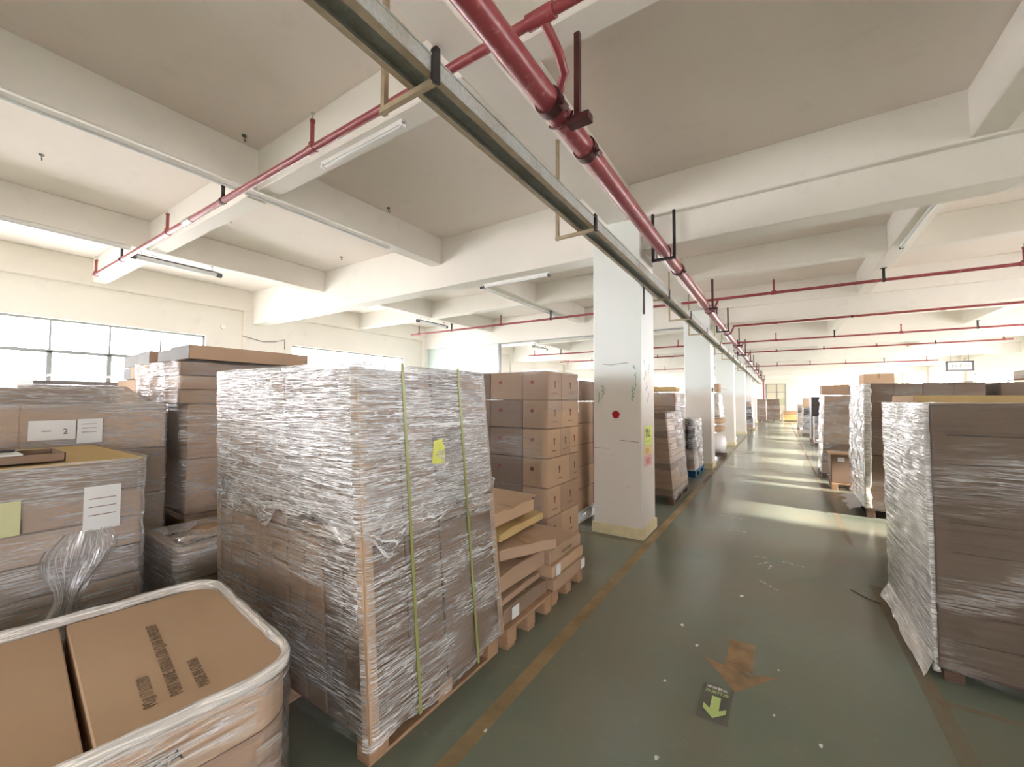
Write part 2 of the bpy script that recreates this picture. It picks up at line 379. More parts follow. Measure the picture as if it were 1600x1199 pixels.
def window(X, sgn, k, zt):
    global wn; wn += 1
    y0, y1 = 6 * k + .02, 6 * k + 4.02; xm = X + sgn * .10; f = MB()
    f.span(xm - .03, xm + .03, y0, y1, WZ0, WZ0 + .05); f.span(xm - .03, xm + .03, y0, y1, zt - .04, zt)
    f.span(xm - .03, xm + .03, y0, y0 + .04, WZ0, zt); f.span(xm - .03, xm + .03, y1 - .04, y1, WZ0, zt)
    zr = 2.50; f.span(xm - .03, xm + .03, y0, y1, zr - .03, zr + .03)
    ys = [y0 + (y1 - y0) * i / 5 for i in range(6)]
    for i, y in enumerate(ys[1:-1]):
        f.span(xm - .02, xm + .02, y - .015, y + .015, zr, zt); f.span(xm - .03, xm + .03, y - .035, y + .035, WZ0, zr)
    o = f.build('window_%d' % wn, M_frame, kind='structure')
    for i in range(5):
        for za, zb in ((WZ0 + .05, zr - .03), (zr + .03, zt - .04)):
            MB().span(xm - .004, xm + .004, ys[i] + .02, ys[i + 1] - .02, za, zb).build('window_pane', M_glass, o)
    L = bpy.data.lights.new('window_portal', 'AREA'); L.shape = 'RECTANGLE'; L.size = y1 - y0; L.size_y = zt - WZ0
    L.cycles.is_portal = True
    lo = bpy.data.objects.new('window_portal', L); COL.objects.link(lo)
    lo.location = (X + sgn * .26, (y0 + y1) / 2, (WZ0 + zt) / 2)
    lo.rotation_euler = Matrix(((0, 0, sgn), (1, 0, 0), (0, 1, 0))).to_euler() if sgn > 0 else Matrix(((0, 0, -1), (1, 0, 0), (0, -1, 0))).to_euler()
for k in range(-1, 7): window(XL, -1, k, WZ1)
for k in [-1] + list(range(1, 7)): window(XR, 1, k, ZTR)

for a, b in ((-10.2, -6.6), (-6.0, -2.4), (1.5, 4.3), (4.8, 7.3)): added_window(a, b)  # far wall: added windows that brighten the far end and the floor
for a, b in ((-10.2, -6.6),): added_window(a, b, Y0, -1)  # near wall: unseen window added to light faces turned to the camera
# partition under the second main beam, left
pt = MB().span(XL, -7.75, 11.1, 11.16, 0, 3.5).build('wall_partition', M_cyan, kind='structure')
MB().span(-7.79, -7.73, 11.07, 11.19, 0, 3.5).build('frame_post', M_cyan_f, pt)
MB().span(-7.73, -2.0, 11.02, 11.06, 3.46, 3.5).build('frame_rail', M_cyan_f, pt)
# roller door and noticeboard sheets in the far wall
dr = MB().span(-0.9, 0.5, Y1 - .05, Y1, 0, 3.05).build('door_1', plain('beige_door', (0.62, 0.58, 0.45), 0.5), kind='structure')
MB().span(-0.95, -0.86, Y1 - .09, Y1, 0, 3.1).span(0.46, 0.55, Y1 - .09, Y1, 0, 3.1).span(-0.95, 0.55, Y1 - .09, Y1, 3.05, 3.12).build('door_frame', M_frame, dr)
MB().span(-0.16, -0.10, Y1 - .09, Y1, 0, 3.05).span(-0.9, .46, Y1 - .08, Y1, 2.36, 2.42).build('door_rail', M_cyan_f, dr)
MB().span(-0.08, .44, Y1 - .07, Y1 - .05, 1.25, 1.85).build('notice_sheet', plain('olive_notice', (0.45, 0.46, 0.30), 0.6, var=.5, nscale=9), dr)

# columns
def scribble(parent, pts, r, mat, name='pen_mark'):
    mb = MB()
    for a, b in zip(pts[:-1], pts[1:]):
        a = Vector(a); b = Vector(b); d = b - a
        mb.tube(a, b, r, n=4)
    return mb.build(name, mat, parent)
collabels = ['nearest white column, with red dot and coloured notices, beside the orange line',
             'second white column along the aisle, behind the blue pallet',
             'third white column along the aisle, above the white sacks',
             'fourth white column along the aisle', 'fifth white column along the aisle',
             'sixth white column along the aisle', 'farthest white column, next to the end wall']
cols = []
for i, y in enumerate(COLY):
    c = MB().span(-1.97, -1.37, y, y + .6, 0, 3.87).build('column', M_col, bev=.01, kind='structure')
    c['label'] = collabels[i]; cols.append(c)
    MB().span(-1.99, -1.35, y - .02, y + .62, 0, 0.13).build('plinth', M_plinth, c, bev=.006)
c0 = cols[0]; yf = 4.918; xs = -1.368
_d = MB()
_d.poly([(-1.68 + .047 * math.cos(a) * (1 + .05 * math.sin(5 * a)), yf - .003, 1.47 + .047 * math.sin(a)) for a in [2 * PI * j / 24 for j in range(24)]])
_d.build('red_dot', plain('red_paint_dot', (0.36, 0.005, 0.015), 0.5), c0)
Mg = plain('green_marker', (0.12, 0.38, 0.22), 0.6)
def zig(x0, z0, w_, h_, n, mat, seed, ax='y', r=.004):
    R_ = random.Random(seed); pts = []
    for j in range(n):
        a = x0 + w_ * R_.uniform(-1, 1); b = z0 - h_ * j / (n - 1) + R_.uniform(-.01, .01)
        pts.append((a, yf, b) if ax == 'y' else (xs, a, b))
    scribble(c0, pts, r, mat)
zig(-1.47, 1.80, .018, .16, 16, Mg, 1, r=.006); zig(-1.44, 1.97, .010, .20, 12, Mg, 2, r=.005); zig(-1.45, 2.07, .015, .05, 7, Mg, 3, r=.004)
zig(-1.85, 1.84, .016, .13, 12, Mg, 4); zig(-1.90, 1.74, .010, .12, 9, Mg, 5)
scribble(c0, [(-1.85, yf, 2.10), (-1.78, yf, 2.09), (-1.72, yf, 2.085), (-1.65, yf, 2.095), (-1.52, yf, 2.105)], .003, M_inkb)
scribble(c0, [(-1.96, yf, 1.05), (-1.77, yf, 1.048)], .002, M_inkb)
scribble(c0, [(-1.63, yf, 1.16), (-1.40, yf, 1.145)], .003, M_inkb)
for j in range(9): zig(5.05 + .06 * (j % 5) + .02 * (j // 5), 2.15 - .14 * (j % 4) - .05 * (j // 4), .03, .07, 6, plain('grey_pencil%d' % j, (0.45, 0.47, 0.50), .6), 20 + j, 'x', .002)
def flat(name, mat, parent, x, y0_, y1_, z0_, z1_): return MB().span(x, x + .003, y0_, y1_, z0_, z1_).build(name, mat, parent)
ny = flat('yellow_notice', plain('yellow_notice', (0.72, 0.80, 0.22), .5), c0, xs, 5.03, 5.37, 1.09, 1.33)
no = flat('orange_notice', plain('orange_notice', (0.86, 0.62, 0.24), .5), c0, xs, 5.03, 5.36, 0.985, 1.075)
npk = flat('pink_notice', plain('pink_notice', (0.72, 0.40, 0.38), .5), c0, xs, 5.03, 5.35, 0.84, 0.97)
def text(s, size, parent, loc, rot, mat, name='printed_text', ext=0.0006, align='LEFT', sx=1.0):
    cu = bpy.data.curves.new(name, 'FONT'); cu.body = s; cu.size = size; cu.extrude = ext; cu.align_x = align; cu.resolution_u = 2
    o = bpy.data.objects.new('tmp', cu); COL.objects.link(o)
    dg = bpy.context.evaluated_depsgraph_get(); me = bpy.data.meshes.new_from_object(o.evaluated_get(dg)); bpy.data.objects.remove(o)
    me.name = name; me.materials.clear(); me.materials.append(mat)
    t = bpy.data.objects.new(name, me); link(t, parent, loc, rot); t.scale = (sx, 1, 1); return t
text('\u7981\u6b62', .12, c0, (xs + .004, 5.07, 1.20), (PI / 2, 0, PI / 2), M_inkb)
text('\u2014\u2014', .08, c0, (xs + .004, 5.10, 1.12), (PI / 2, 0, PI / 2), M_inkb)
text('\u6ce8\u610f', .07, c0, (xs + .004, 5.08, 1.00), (PI / 2, 0, PI / 2), plain('brown_ink', (.4, .2, .05)))
text('\u5b89\u5168', .09, c0, (xs + .004, 5.08, .87), (PI / 2, 0, PI / 2), plain('red_ink2', (.45, .08, .08)))
MB().span(-1.37, -1.35, 5.02, 5.05, 2.70, 3.05).build('steel_strip', M_grey, c0)
MB().span(-1.985, -1.965, 5.2, 5.24, 0.90, 0.93).build('hook_plate', M_black, cols[0])
MB().span(-1.372, -1.33, 11.05, 11.16, 1.86, 1.96).build('switch_box', M_grey, cols[1])

# floor paint
def strip(name, pts, wd, mat):
    mb = MB()
    for (a, b) in zip(pts[:-1], pts[1:]):
        a = Vector(a); b = Vector(b); d = (b - a).normalized(); n_ = Vector((-d.y, d.x, 0)) * wd / 2
        mb.poly([a + n_, a - n_, b - n_, b + n_])
    return mb.build(name, mat, floor)
strip('floor_line', [(-1.285, y, .0015) for y in (-2.5, 5, 9)], .085, M_tape)
strip('floor_line', [(-1.285, y, .0015) for y in (9, 20, 42)], .085, M_tape2)
strip('floor_line', [(0.70, y, .0015) for y in (-2.5, 3, 4.86)], .085, M_tape2)
strip('floor_line', [(0.67, y, .0015) for y in (6.1, 9, 20, 42)], .05, M_tape2)
strip('floor_line', [(0.65, 4.86, .002), (1.6, 4.90, .002)], .06, M_tape2)
strip('floor_line', [(0.70, 3.22, .002), (2.0, 3.26, .002)], .05, M_tape2)
strip('floor_line', [(-2.2, 4.80, .002), (-1.3, 4.83, .002)], .06, M_tape2)
ar = [(-.09, .34), (.09, .34), (.09, -.02), (.24, .02), (0, -.26), (-.24, .02), (-.09, -.02)]
MB().poly([(-0.235 + x * .82, 2.93 + y * .95, .002) for x, y in ar]).build('painted_arrow', M_arrow, floor)
stk = MB().span(-.39, -.245, 2.38, 2.68, .001, .003).build('arrow_sticker', M_stick, floor)
ar2 = [(-.022, .11), (.022, .11), (.022, 0), (.055, .03), (.055, -.01), (0, -.07), (-.055, -.01), (-.055, .03), (-.022, 0)]
MB().poly([(-0.317 + x * 1.0, 2.47 + y * 1.0, .0045) for x, y in ar2]).build('green_arrow', M_green, stk)
text('\u8bf7\u6309\u7bad\u5934', .028, stk, (-.378, 2.645, .004), (0, 0, 0), M_paper); text('\u65b9\u5411\u884c\u8d70', .030, stk, (-.38, 2.607, .004), (0, 0, 0), M_green)
R_ = random.Random(5)
SCL = ['beside the scratched patch in mid aisle', 'left of the painted orange arrow, the farther one', 'just above left of the painted orange arrow', 'next to the orange line at the foot of the shiny load', 'left of the green arrow sticker', 'right of the green arrow sticker, near the picture bottom', 'right of the painted orange arrow head', 'below left of the arrow sticker at the picture bottom', 'between the arrow sticker and the right edge load']
for j, (x, y, s_) in enumerate([(-.29, 4.0, .05), (-.62, 3.25, .045), (-.49, 3.04, .04), (-1.25, 1.69, .035), (-.59, 2.56, .03), (.14, 2.5, .035), (-.03, 3.04, .02), (-.5, 2.0, .04), (-.05, 2.6, .02)]):
    s_ *= .5
    pts = [(x + s_ * R_.uniform(.5, 1) * math.cos(a) * .7, y + s_ * R_.uniform(.5, 1) * math.sin(a), .003) for a in [2 * PI * q / 7 for q in range(7)]]
    mb = MB(); mb.poly(pts); b = len(pts); mb.poly([(p[0], p[1], .004) for p in pts]); 
    for q in range(b): mb.f.append([q, (q + 1) % b, b + (q + 1) % b, b + q]); mb.m.append(0)
    tag(mb.build('paper_scrap', M_paper), 'white paper scrap ' + SCL[j], 'paper scrap', 'paper scraps on the aisle floor')
for (x, y, l_, a) in [(-.48, 5.94, .22, .1), (-.15, 4.94, .18, .9), (-.11, 4.37, .22, 2.3), (.12, 5.05, .35, -.3), (-.2, 5.1, .16, .2), (-.1, 4.85, .12, 1.4), (-.6, 6.6, .3, -.2)]:
    d = Vector((math.cos(a), math.sin(a), 0)) * l_ / 2
    strip('scuff_mark', [Vector((x, y, .0025)) - d, Vector((x, y, .0025)) + d], .022, mat_worn('scuff', (.62, .62, .55), .42, .6, scale=25) if 'scuff' not in bpy.data.materials else bpy.data.materials['scuff'])

# ------------------------------------------------------------------ services under the ceiling
PX, PZ = -1.10, 3.40
mp = thing('sprinkler_main_pipe', 'thick red sprinkler main pipe running along the aisle under the ceiling', 'pipe', (PX, 0, PZ))
MB().tube((0, Y0 + .01, 0), (0, 41.9, 0), .068, n=24).build('pipe', M_red, mp, smooth=True)
MB().path([(0, 41.9, 0), (.0, 42.0, -.02), (0, 42.05, -.12), (0, 42.05, -3.395)], .066, 12).build('drop_pipe', M_red, mp, smooth=True)
for y in (2.08, 2.62, 5.75, 8.65, 11.8, 14.7, 17.8, 20.7, 23.8, 27, 30, 33, 36, 39):
    mb = MB(); mb.tube((0, y - .035, 0), (0, y + .035, 0), .082, n=20)
    for s_ in (-1, 1): mb.box((s_ * .098, y, 0), (.045, .05, .028)); mb.tube((s_ * .10, y - .05, 0), (s_ * .10, y + .05, 0), .011, n=6)
    mb.build('pipe_coupling', M_rust, mp, rot=(0, .5, 0), smooth=True)
for y in MAINY[2:]:
    mb = MB(); yy = y - .04
    mb.span(-.135, -.105, yy - .02, yy + .01, -.10, .46); mb.span(.105, .135, yy - .02, yy + .01, -.10, .46); mb.span(-.135, .135, yy - .02, yy + .01, -.115, -.085)
    mb.path([(-.075, yy, -.09), (-.078, yy, 0), (-.055, yy, .055), (0, yy, .078), (.055, yy, .055), (.078, yy, 0), (.075, yy, -.09)], .006, 6)
    mb.build('hanger_bracket', M_black, mp)
for i, y in enumerate(mids[1:]):
    mb = MB(); zz = 3.87 - PZ
    mb.span(.10, .135, y + .10, y + .13, -.06, zz); mb.span(.06, .20, y + .08, y + .15, -.10, -.055)
    mb.path([(-.075, y + .115, -.04), (-.05, y + .115, -.06), (0, y + .115, -.078), (.055, y + .115, -.06), (.085, y + .115, 0)], .007, 6)
    mb.build('hanger_post', M_rust, mp)
# branch pipes
BZ = 3.68
rows = [(1.83, -9.4, 6.4, 'nearest red sprinkler branch pipe, crossing above the tall shiny pallet'),
        (9.07, -9.75, 6.4, 'second red sprinkler branch pipe, the first one beyond the nearest column'),
        (12.6, -1.0, 6.4, 'third red sprinkler branch pipe, running right from the main pipe only'),
        (16.3, -9.7, 6.4, 'fourth red sprinkler branch pipe beyond the nearest column'),
        (19.9, -9.9, 6.4, 'fifth red sprinkler branch pipe, ending left of the hanging sign'),
        (28.2, -9.8, 6.6, 'sixth thin sprinkler branch pipe far down the hall'),
        (35.2, -9.8, 6.6, 'farthest thin sprinkler branch pipe near the end wall')]
for y, xa, xb, lab in rows:
    b = thing('sprinkler_branch_pipe', lab, 'pipe', (0, y, BZ))
    MB().tube((xa, 0, 0), (xb, 0, 0), .030 if y < 3 else .027, n=14).build('pipe', M_red, b, smooth=True)
    for x in (-9.4, -6.28, -3.15, -.04, 3.06, 6.2):
        if x < xa - .1: continue
        mb = MB(); mb.tube((x, 0, 0), (x, 0, .235), .017, n=10); mb.tube((x, 0, .0), (x, 0, .05), .028, n=10); mb.tube((x, 0, .225), (x, 0, .245), .022, n=10)
        mb.tube((x - .045, 0, 0), (x + .045, 0, 0), .037, n=12)
        r = mb.build('sprinkler_riser', M_red, b, smooth=True)
        if y < 10: MB().tube((x, 0, .245), (x, 0, .30), .008, .004, n=6).tube((x, 0, .30), (x, 0, .304), .016, n=10).build('sprinkler_head', M_galv, r)
    for x in (-8.05, -4.76, 1.51, 4.61):
        if x < xa: continue
        mb = MB(); mb.span(x - .018, x + .018, -.012, .012, .02, .205); mb.span(x - .04, x + .04, -.035, .035, .195, .203); mb.tube((x - .02, 0, 0), (x + .02, 0, 0), .036, n=12)
        mb.build('pipe_hanger', M_black, b)
    if y < 3:
        MB().path([(-1.02, 0, 0), (-1.00, .06, -.05), (-.985, .14, -.11), (-1.0, .24, -.15), (-1.06, .30, -.19), (-1.10, .32, -.27)], .026, 10).build('riser_elbow', M_red, b, smooth=True)
        MB().tube((-1.10, 0, 0), (-.94, 0, 0), .041, n=14).build('pipe_tee', M_red, b, smooth=True)
        MB().tube((-1.78, 0, 0), (-1.74, 0, 0), .04, n=14).span(-1.80, -1.76, -.02, .02, 0, .19).build('pipe_hanger', M_black, b)
        MB().tube((-5.75, 0, 0), (-5.55, 0, 0), .036, n=12).build('pipe_coupling', M_galv, b, smooth=True)
    elif y < 20:
        MB().path([(-1.0, 0, 0), (-1.0, .08, 0), (-1.03, .16, -.05), (-1.07, .18, -.14), (-1.1, .18, -.25)], .024, 8).build('riser_elbow', M_red, b, smooth=True)
# cable trunking
TX0, TX1, TZ = -1.355, -1.205, 3.03
tr = thing('cable_trunking', 'long galvanised cable trunking running beside the columns below the red pipe', 'cable tray', (0, 0, TZ))
mb = MB(); ya, yb = Y0 + .01, 42.0
mb.span(TX0, TX0 + .003, ya, yb, 0, .075); mb.span(TX1 - .003, TX1, ya, yb, 0, .075)
mb.span(TX0, TX0 + .028, ya, yb, 0, .003); mb.span(TX1 - .034, TX1, ya, yb, 0, .003); mb.span(TX0, TX1, ya, yb, .045, .048)
mb.build('trunking_channel', M_galv, tr)
MB().span(TX0 - .001, TX0 + .03, ya, yb, -.002, 0).span(TX1 - .036, TX1 + .001, ya, yb, -.002, 0).build('trunking_lip', M_angle, tr)
MB().span(TX0 - .002, TX1 + .006, ya, yb, .073, .079).build('trunking_lid', M_galv, tr)
for i, y in enumerate([1.24, 3.06, 5.7, 7.31, 9.13, 11.4, 13.3, 15.1, 17.6, 19.5, 21.4, 23.6, 25.5, 27.5, 29.7, 31.6, 33.6, 35.6, 37.6, 39.6]):
    mb = MB(); top = (3.87 if True else ZC) - TZ
    mb.span(-1.56, -1.535, y - .003, y + .022, -.03, top); mb.span(-1.56, TX1 - .01, y - .012, y + .012, -.032, -.006)
    mb.build('trunking_hanger', M_angle, tr)
    MB().span(TX1 - .002, TX1 + .012, y - .03, y + .015, -.03, .10).build('hanger_clip', M_black, tr)
for y in (2.1, 4.3, 6.6):
    MB().span(TX1, TX1 + .004, y, y + .08, .005, .07).build('joint_plate', M_galv, tr)

# lamps
def led(loc, ry, lab):
    t = thing('tube_lamp', lab, 'lamp', loc, ry)
    MB().tube((0, -.52, 0), (0, .52, 0), .038, n=14).build('tube_cover', M_led, t, smooth=True)
    for s_ in (-1, 1):
        MB().tube((0, s_ * .52, 0), (0, s_ * .60, 0), .043, n=14).build('end_cap', M_grey, t, smooth=True)
        MB().tube((0, s_ * .46, .03), (0, s_ * .46, 3.88 - loc[2]), .004, n=5).tube((-.03, s_ * .46, 3.875 - loc[2]), (.03, s_ * .46, 3.875 - loc[2]), .006, n=5).build('hanging_wire', M_grey, t)
    MB().span(-.03, .03, -.52, .52, .025, .045).build('lamp_spine', M_grey, t)
led((-8.02, 2.50, 3.76), 0, 'capped tube lamp hanging under the ceiling rib nearest the big window')
led((-8.12, 8.35, 3.76), 0, 'capped tube lamp hanging beyond the main beam, above the pale partition')
led((-8.15, 14.6, 3.76), 0, 'farthest capped tube lamp on the left side')
def batten(p0, p1, lab):
    p0 = Vector(p0); p1 = Vector(p1); t = thing('batten_lamp', lab, 'lamp', p0)
    d = p1 - p0; L_ = d.length; a = math.atan2(d.y, d.x); t.rotation_euler = (0, 0, a)
    MB().span(0, L_, -.018, .018, -.02, .02).build('lamp_body', M_white, t, bev=.003)
    MB().tube((.03, 0, -.028), (L_ - .03, 0, -.028), .011, n=10).build('lamp_tube', M_led, t, smooth=True)
    MB().span(0, .025, -.022, .022, -.042, 0).span(L_ - .025, L_, -.022, .022, -.042, 0).build('lamp_holder', M_grey if p0.y > 5 else M_white, t)
batten((-3.55, 2.17, 3.848), (-2.45, 2.17, 3.848), 'slim white batten lamp behind the nearest sprinkler branch pipe')
batten((-3.95, 5.20, 3.478), (-2.75, 5.20, 3.478), 'slim white batten lamp under the main beam left of the nearest column')
batten((-4.848, 6.30, 3.858), (-4.848, 9.75, 3.858), 'long white light track under the rib beyond the main beam')
batten((-3.2, 8.22, 3.848), (-2.1, 8.22, 3.848), 'slim white batten lamp just left of the nearest column')
batten((-4.68, -.68, 3.845), (-4.68, 3.90, 3.845), 'long white light track crossing the upper left, under the nearest rib')
batten((-7.96, -.68, 3.858), (-7.96, 1.9, 3.858), 'white light track under the rib nearest the windows')
batten((1.50, 5.8, 3.858), (1.50, 7.85, 3.858), 'white light track under the rib right of the aisle')
# hooks in the slab
for x, y, hl in ((-4.5, 1.9, 'above the nearest branch pipe, left of the crossbeam'), (-6.75, .85, 'nearest the upper left picture corner'), (-4.52, 3.75, 'in the panel just left of the cable trunking'), (-6.8, 2.72, 'beyond the branch pipe, in the panel near the windows'), (-6.85, 4.6, 'close to the main beam, near the windows')):
    mb = MB(); mb.tube((0, 0, 0), (0, 0, -.012), .022, n=10)
    mb.path([(0, 0, 0), (0, 0, -.05), (.016, 0, -.072), (.032, 0, -.066), (.036, 0, -.048)], .004, 6)
    tag(mb.build('ceiling_hook', M_grey, None, (x, y, ZC)), 'small iron ceiling hook ' + hl, 'hook', 'iron hooks in the ceiling slab')
# wire and bracket on the left wall
cp = [(XL + .12, 4.72, 2.9 + .28), (XL + .12, 4.9, 3.15), (XL + .12, 5.2, 3.09), (XL + .12, 5.5, 3.12), (XL + .12, 5.75, 3.2), (XL + .12, 5.76, 2.95)]
tag(MB().path(cp, .008, 6).build('loose_cable', M_black), 'dark loose cable drooping on the left wall between two windows', 'cable')
tag(MB().tube((XL, 4.35, 3.35), (XL + .05, 4.35, 3.35), .05, n=12).build('pipe_stub', M_white), 'white round pipe stub sticking out of the left wall', 'pipe stub')
# hanging sign
sg = thing('hanging_sign', 'small framed white area sign hanging from a beam near the right windows', 'sign', (6.0, 23.1, 3.05))
MB().span(-.34, .34, -.02, .02, -.14, .14).build('sign_board', M_white, sg)
mb = MB()
for s_ in (-1, 1): mb.span(-.38, .38, -.025, .025, s_ * .17 - .025, s_ * .17 + .025); mb.span(s_ * .36 - .03, s_ * .36 + .03, -.025, .025, -.19, .19)
mb.build('sign_frame', M_grey, sg)
text('TK\u4ed3\u533a', .17, sg, (-.25, -.027, -.065), (PI / 2, 0, 0), M_grey)
MB().tube((-.25, 0, .19), (-.25, 0, .46), .006, n=5).tube((.25, 0, .19), (.25, 0, .46), .006, n=5).build('sign_wire', M_grey, sg)

# ------------------------------------------------------------------ goods: helpers
def lerp(a, b, t): return a + (b - a) * t
def rect_at(bot, top, t): return [lerp(a, b, t) for a, b in zip(bot, top)]      # (x0, x1, y0, y1)
def hexa(bot, top, fx0, fx1, fy0, fy1, t0, t1, z0, z1, g=0.003):
    v = []
    for t, s_ in ((t0, g), (t1, -g)):
        r = rect_at(bot, top, t); z = lerp(z0, z1, t) + s_
        for fy, gy in ((fy0, g), (fy1, -g)):
            for fx, gx in ((fx0, g), (fx1, -g)):
                v.append((lerp(r[0], r[1], fx) + gx, lerp(r[2], r[3], fy) + gy, z))
    return v
HF = [(0, 2, 3, 1), (4, 5, 7, 6), (0, 1, 5, 4), (2, 6, 7, 3), (0, 4, 6, 2), (1, 3, 7, 5)]
def stack(parent, bot, top, z0, z1, nx, ny, nz, mats, name='carton', bev=.006, seed=0, jit=0.0, g=.003, stagger=False):
    """cartons filling the block; the buried inner ones are left out"""
    R = random.Random(seed); out = []
    for k in range(nz):
        nxx = nx
        for j in range(ny):
            for i in range(nxx):
                if 0 < i < nxx - 1 and 0 < j < ny - 1 and k < nz - 1: continue
                v = hexa(bot, top, i / nxx, (i + 1) / nxx, j / ny, (j + 1) / ny, k / nz, (k + 1) / nz, z0, z1, g)
                dx, dy = R.uniform(-jit, jit), R.uniform(-jit, jit)
                mb = MB(); mb.v = [Vector((a + dx, b + dy, c)) for a, b, c in v]; mb.f = [list(f) for f in HF]; mb.m = [0] * 6
                out.append(mb.build(name, R.choice(mats), parent, bev=bev))
    return out
def film(parent, bot, top, z0, z1, mat, r=.045, step=.07, zstep=.07, amp=.006, topin=.10, ragged=.03, seed=0, name='stretch_film', sag=0.0, off=.006):
    R = random.Random(seed); so = Vector((R.uniform(0, 90), R.uniform(0, 90), 0))
    def perim(rc):
        x0, x1, y0, y1 = rc[0] - off, rc[1] + off, rc[2] - off, rc[3] + off; pts = []
        cs = [((x1 - r, y0 + r), -PI / 2), ((x1 - r, y1 - r), 0), ((x0 + r, y1 - r), PI / 2), ((x0 + r, y0 + r), PI)]
        for q in range(4):
            (cx, cy), a0 = cs[q]
            for s_ in range(4):
                a = a0 + s_ / 3 * PI / 2; pts.append((cx + r * math.cos(a), cy + r * math.sin(a), math.cos(a), math.sin(a)))
            (nx_, ny_), _ = cs[(q + 1) % 4]; a = a0 + PI / 2
            ex, ey = nx_ + r * math.cos(a), ny_ + r * math.sin(a); L = math.hypot(ex - pts[-1][0], ey - pts[-1][1]); n = NSEG[q]
            bx, by = pts[-1][0], pts[-1][1]
            for s_ in range(1, n): pts.append((lerp(bx, ex, s_ / n), lerp(by, ey, s_ / n), math.cos(a), math.sin(a)))
        return pts
    w_, h_ = bot[1] - bot[0], bot[3] - bot[2]
    NSEG = [max(2, int(h_ / step)), max(2, int(w_ / step)), max(2, int(h_ / step)), max(2, int(w_ / step))]
    nz = max(3, int((z1 - z0) / zstep)); V = []; F = []; UV = []
    P0 = perim(rect_at(bot, top, 0)); n = len(P0); us = [0.0]
    for i in range(n): a = P0[i]; b = P0[(i + 1) % n]; us.append(us[-1] + math.hypot(b[0] - a[0], b[1] - a[1]))
    for j in range(nz + 1):
        t = j / nz; pts = perim(rect_at(bot, top, t)); z = lerp(z0, z1, t)
        for i, (x, y, nx_, ny_) in enumerate(pts):
            q = noise.noise(Vector((x * 5, y * 5, z * 14)) + so) + .5 * noise.noise(Vector((x * 14, y * 14, z * 30)) + so)
            d = amp * (q + .3); zz = z
            if j == 0: zz += ragged * noise.noise(Vector((x * 4, y * 4, 3)) + so) * 1.5; d += ragged * .3 * abs(q)
            V.append((x + nx_ * d, y + ny_ * d, zz))
    rings = nz + 1
    if topin > 0:
        cx, cy = (top[0] + top[1]) / 2, (top[2] + top[3]) / 2
        for m_, (f_, up) in enumerate(((.35, .004), (1.0, .008))):
            for i, (x, y, nx_, ny_) in enumerate(perim(top)):
                q = noise.noise(Vector((x * 7, y * 7, 9 + m_)) + so)
                k = topin * f_ * (1 + .5 * q); V.append((x - nx_ * k, y - ny_ * k, z1 + up + .006 * abs(q)))
        rings += 2
    me = bpy.data.meshes.new(name)
    for j in range(rings - 1):
        for i in range(n):
            i2 = (i + 1) % n; F.append((j * n + i, j * n + i2, (j + 1) * n + i2, (j + 1) * n + i))
            va = z0 + (z1 - z0) * j / nz; vb = z0 + (z1 - z0) * (j + 1) / nz
            sg_ = -1 if i >= n - NSEG[3] - 3 or (4 + NSEG[0] - 2 < i <= 4 + NSEG[0] + 3 + NSEG[1]) else 1
            UV += [us[i], va * sg_, us[i + 1], va * sg_, us[i + 1], vb * sg_, us[i], vb * sg_]
    me.from_pydata(V, [], F); me.materials.append(mat)
    uv = me.uv_layers.new(name='UVMap'); uv.data.foreach_set('uv', UV)
    me.polygons.foreach_set('use_smooth', [True] * len(F)); me.update()
    o = bpy.data.objects.new(name, me); return link(o, parent)
def pallet(parent, rc, mat, z1=.13, n=7, name='pallet', axis='x'):
    """base boards as the part; each deck board and block is a sub-part. Deck boards run along x (axis 'x') or y"""
    x0, x1, y0, y1 = rc; mb = MB()
    for f in (.5,):
        if axis == 'x': c = lerp(x0 + .045, x1 - .045, f); mb.span(c - .045, c + .045, y0, y1, 0, .018)
        else: c = lerp(y0 + .045, y1 - .045, f); mb.span(x0, x1, c - .045, c + .045, 0, .018)
    base = mb.build(name, mat, parent)
    for f in (0, 1):
        if axis == 'x': c = lerp(x0 + .045, x1 - .045, f); bobj('runner_board', (.09, y1 - y0, .018), mat, base, (c, (y0 + y1) / 2, 0), bev=.003)
        else: c = lerp(y0 + .045, y1 - .045, f); bobj('runner_board', (x1 - x0, .09, .018), mat, base, ((x0 + x1) / 2, c, 0), bev=.003)
    for fx in (0, .5, 1):
        for fy in (0, .5, 1):
            bobj('block', (.09, .11, z1 - .018 - .022), mat, base, (lerp(x0 + .045, x1 - .045, fx), lerp(y0 + .055, y1 - .055, fy), .018), bev=.003)
    for i in range(n):
        f = i / (n - 1)
        if axis == 'x': bobj('deck_board', (x1 - x0, .095, .022), mat, base, ((x0 + x1) / 2, lerp(y0 + .05, y1 - .05, f), z1 - .022), bev=.003)
        else: bobj('deck_board', (.095, y1 - y0, .022), mat, base, (lerp(x0 + .05, x1 - .05, f), (y0 + y1) / 2, z1 - .022), bev=.003)
    return base
def sheet(name, mat, parent, c, u, v, wd, ht, th=.0015):
    """thin paper: centre c, in-plane unit axes u (width) and v (height)"""
    u = Vector(u); v = Vector(v); nrm = u.cross(v); R = Matrix((u, v, nrm)).transposed()
    return MB().box(c, (wd, ht, th), R).build(name, mat, parent)
GL = 'wrapped pallet loads along the left of the aisle'; GR = 'wrapped pallet loads along the right of the aisle'

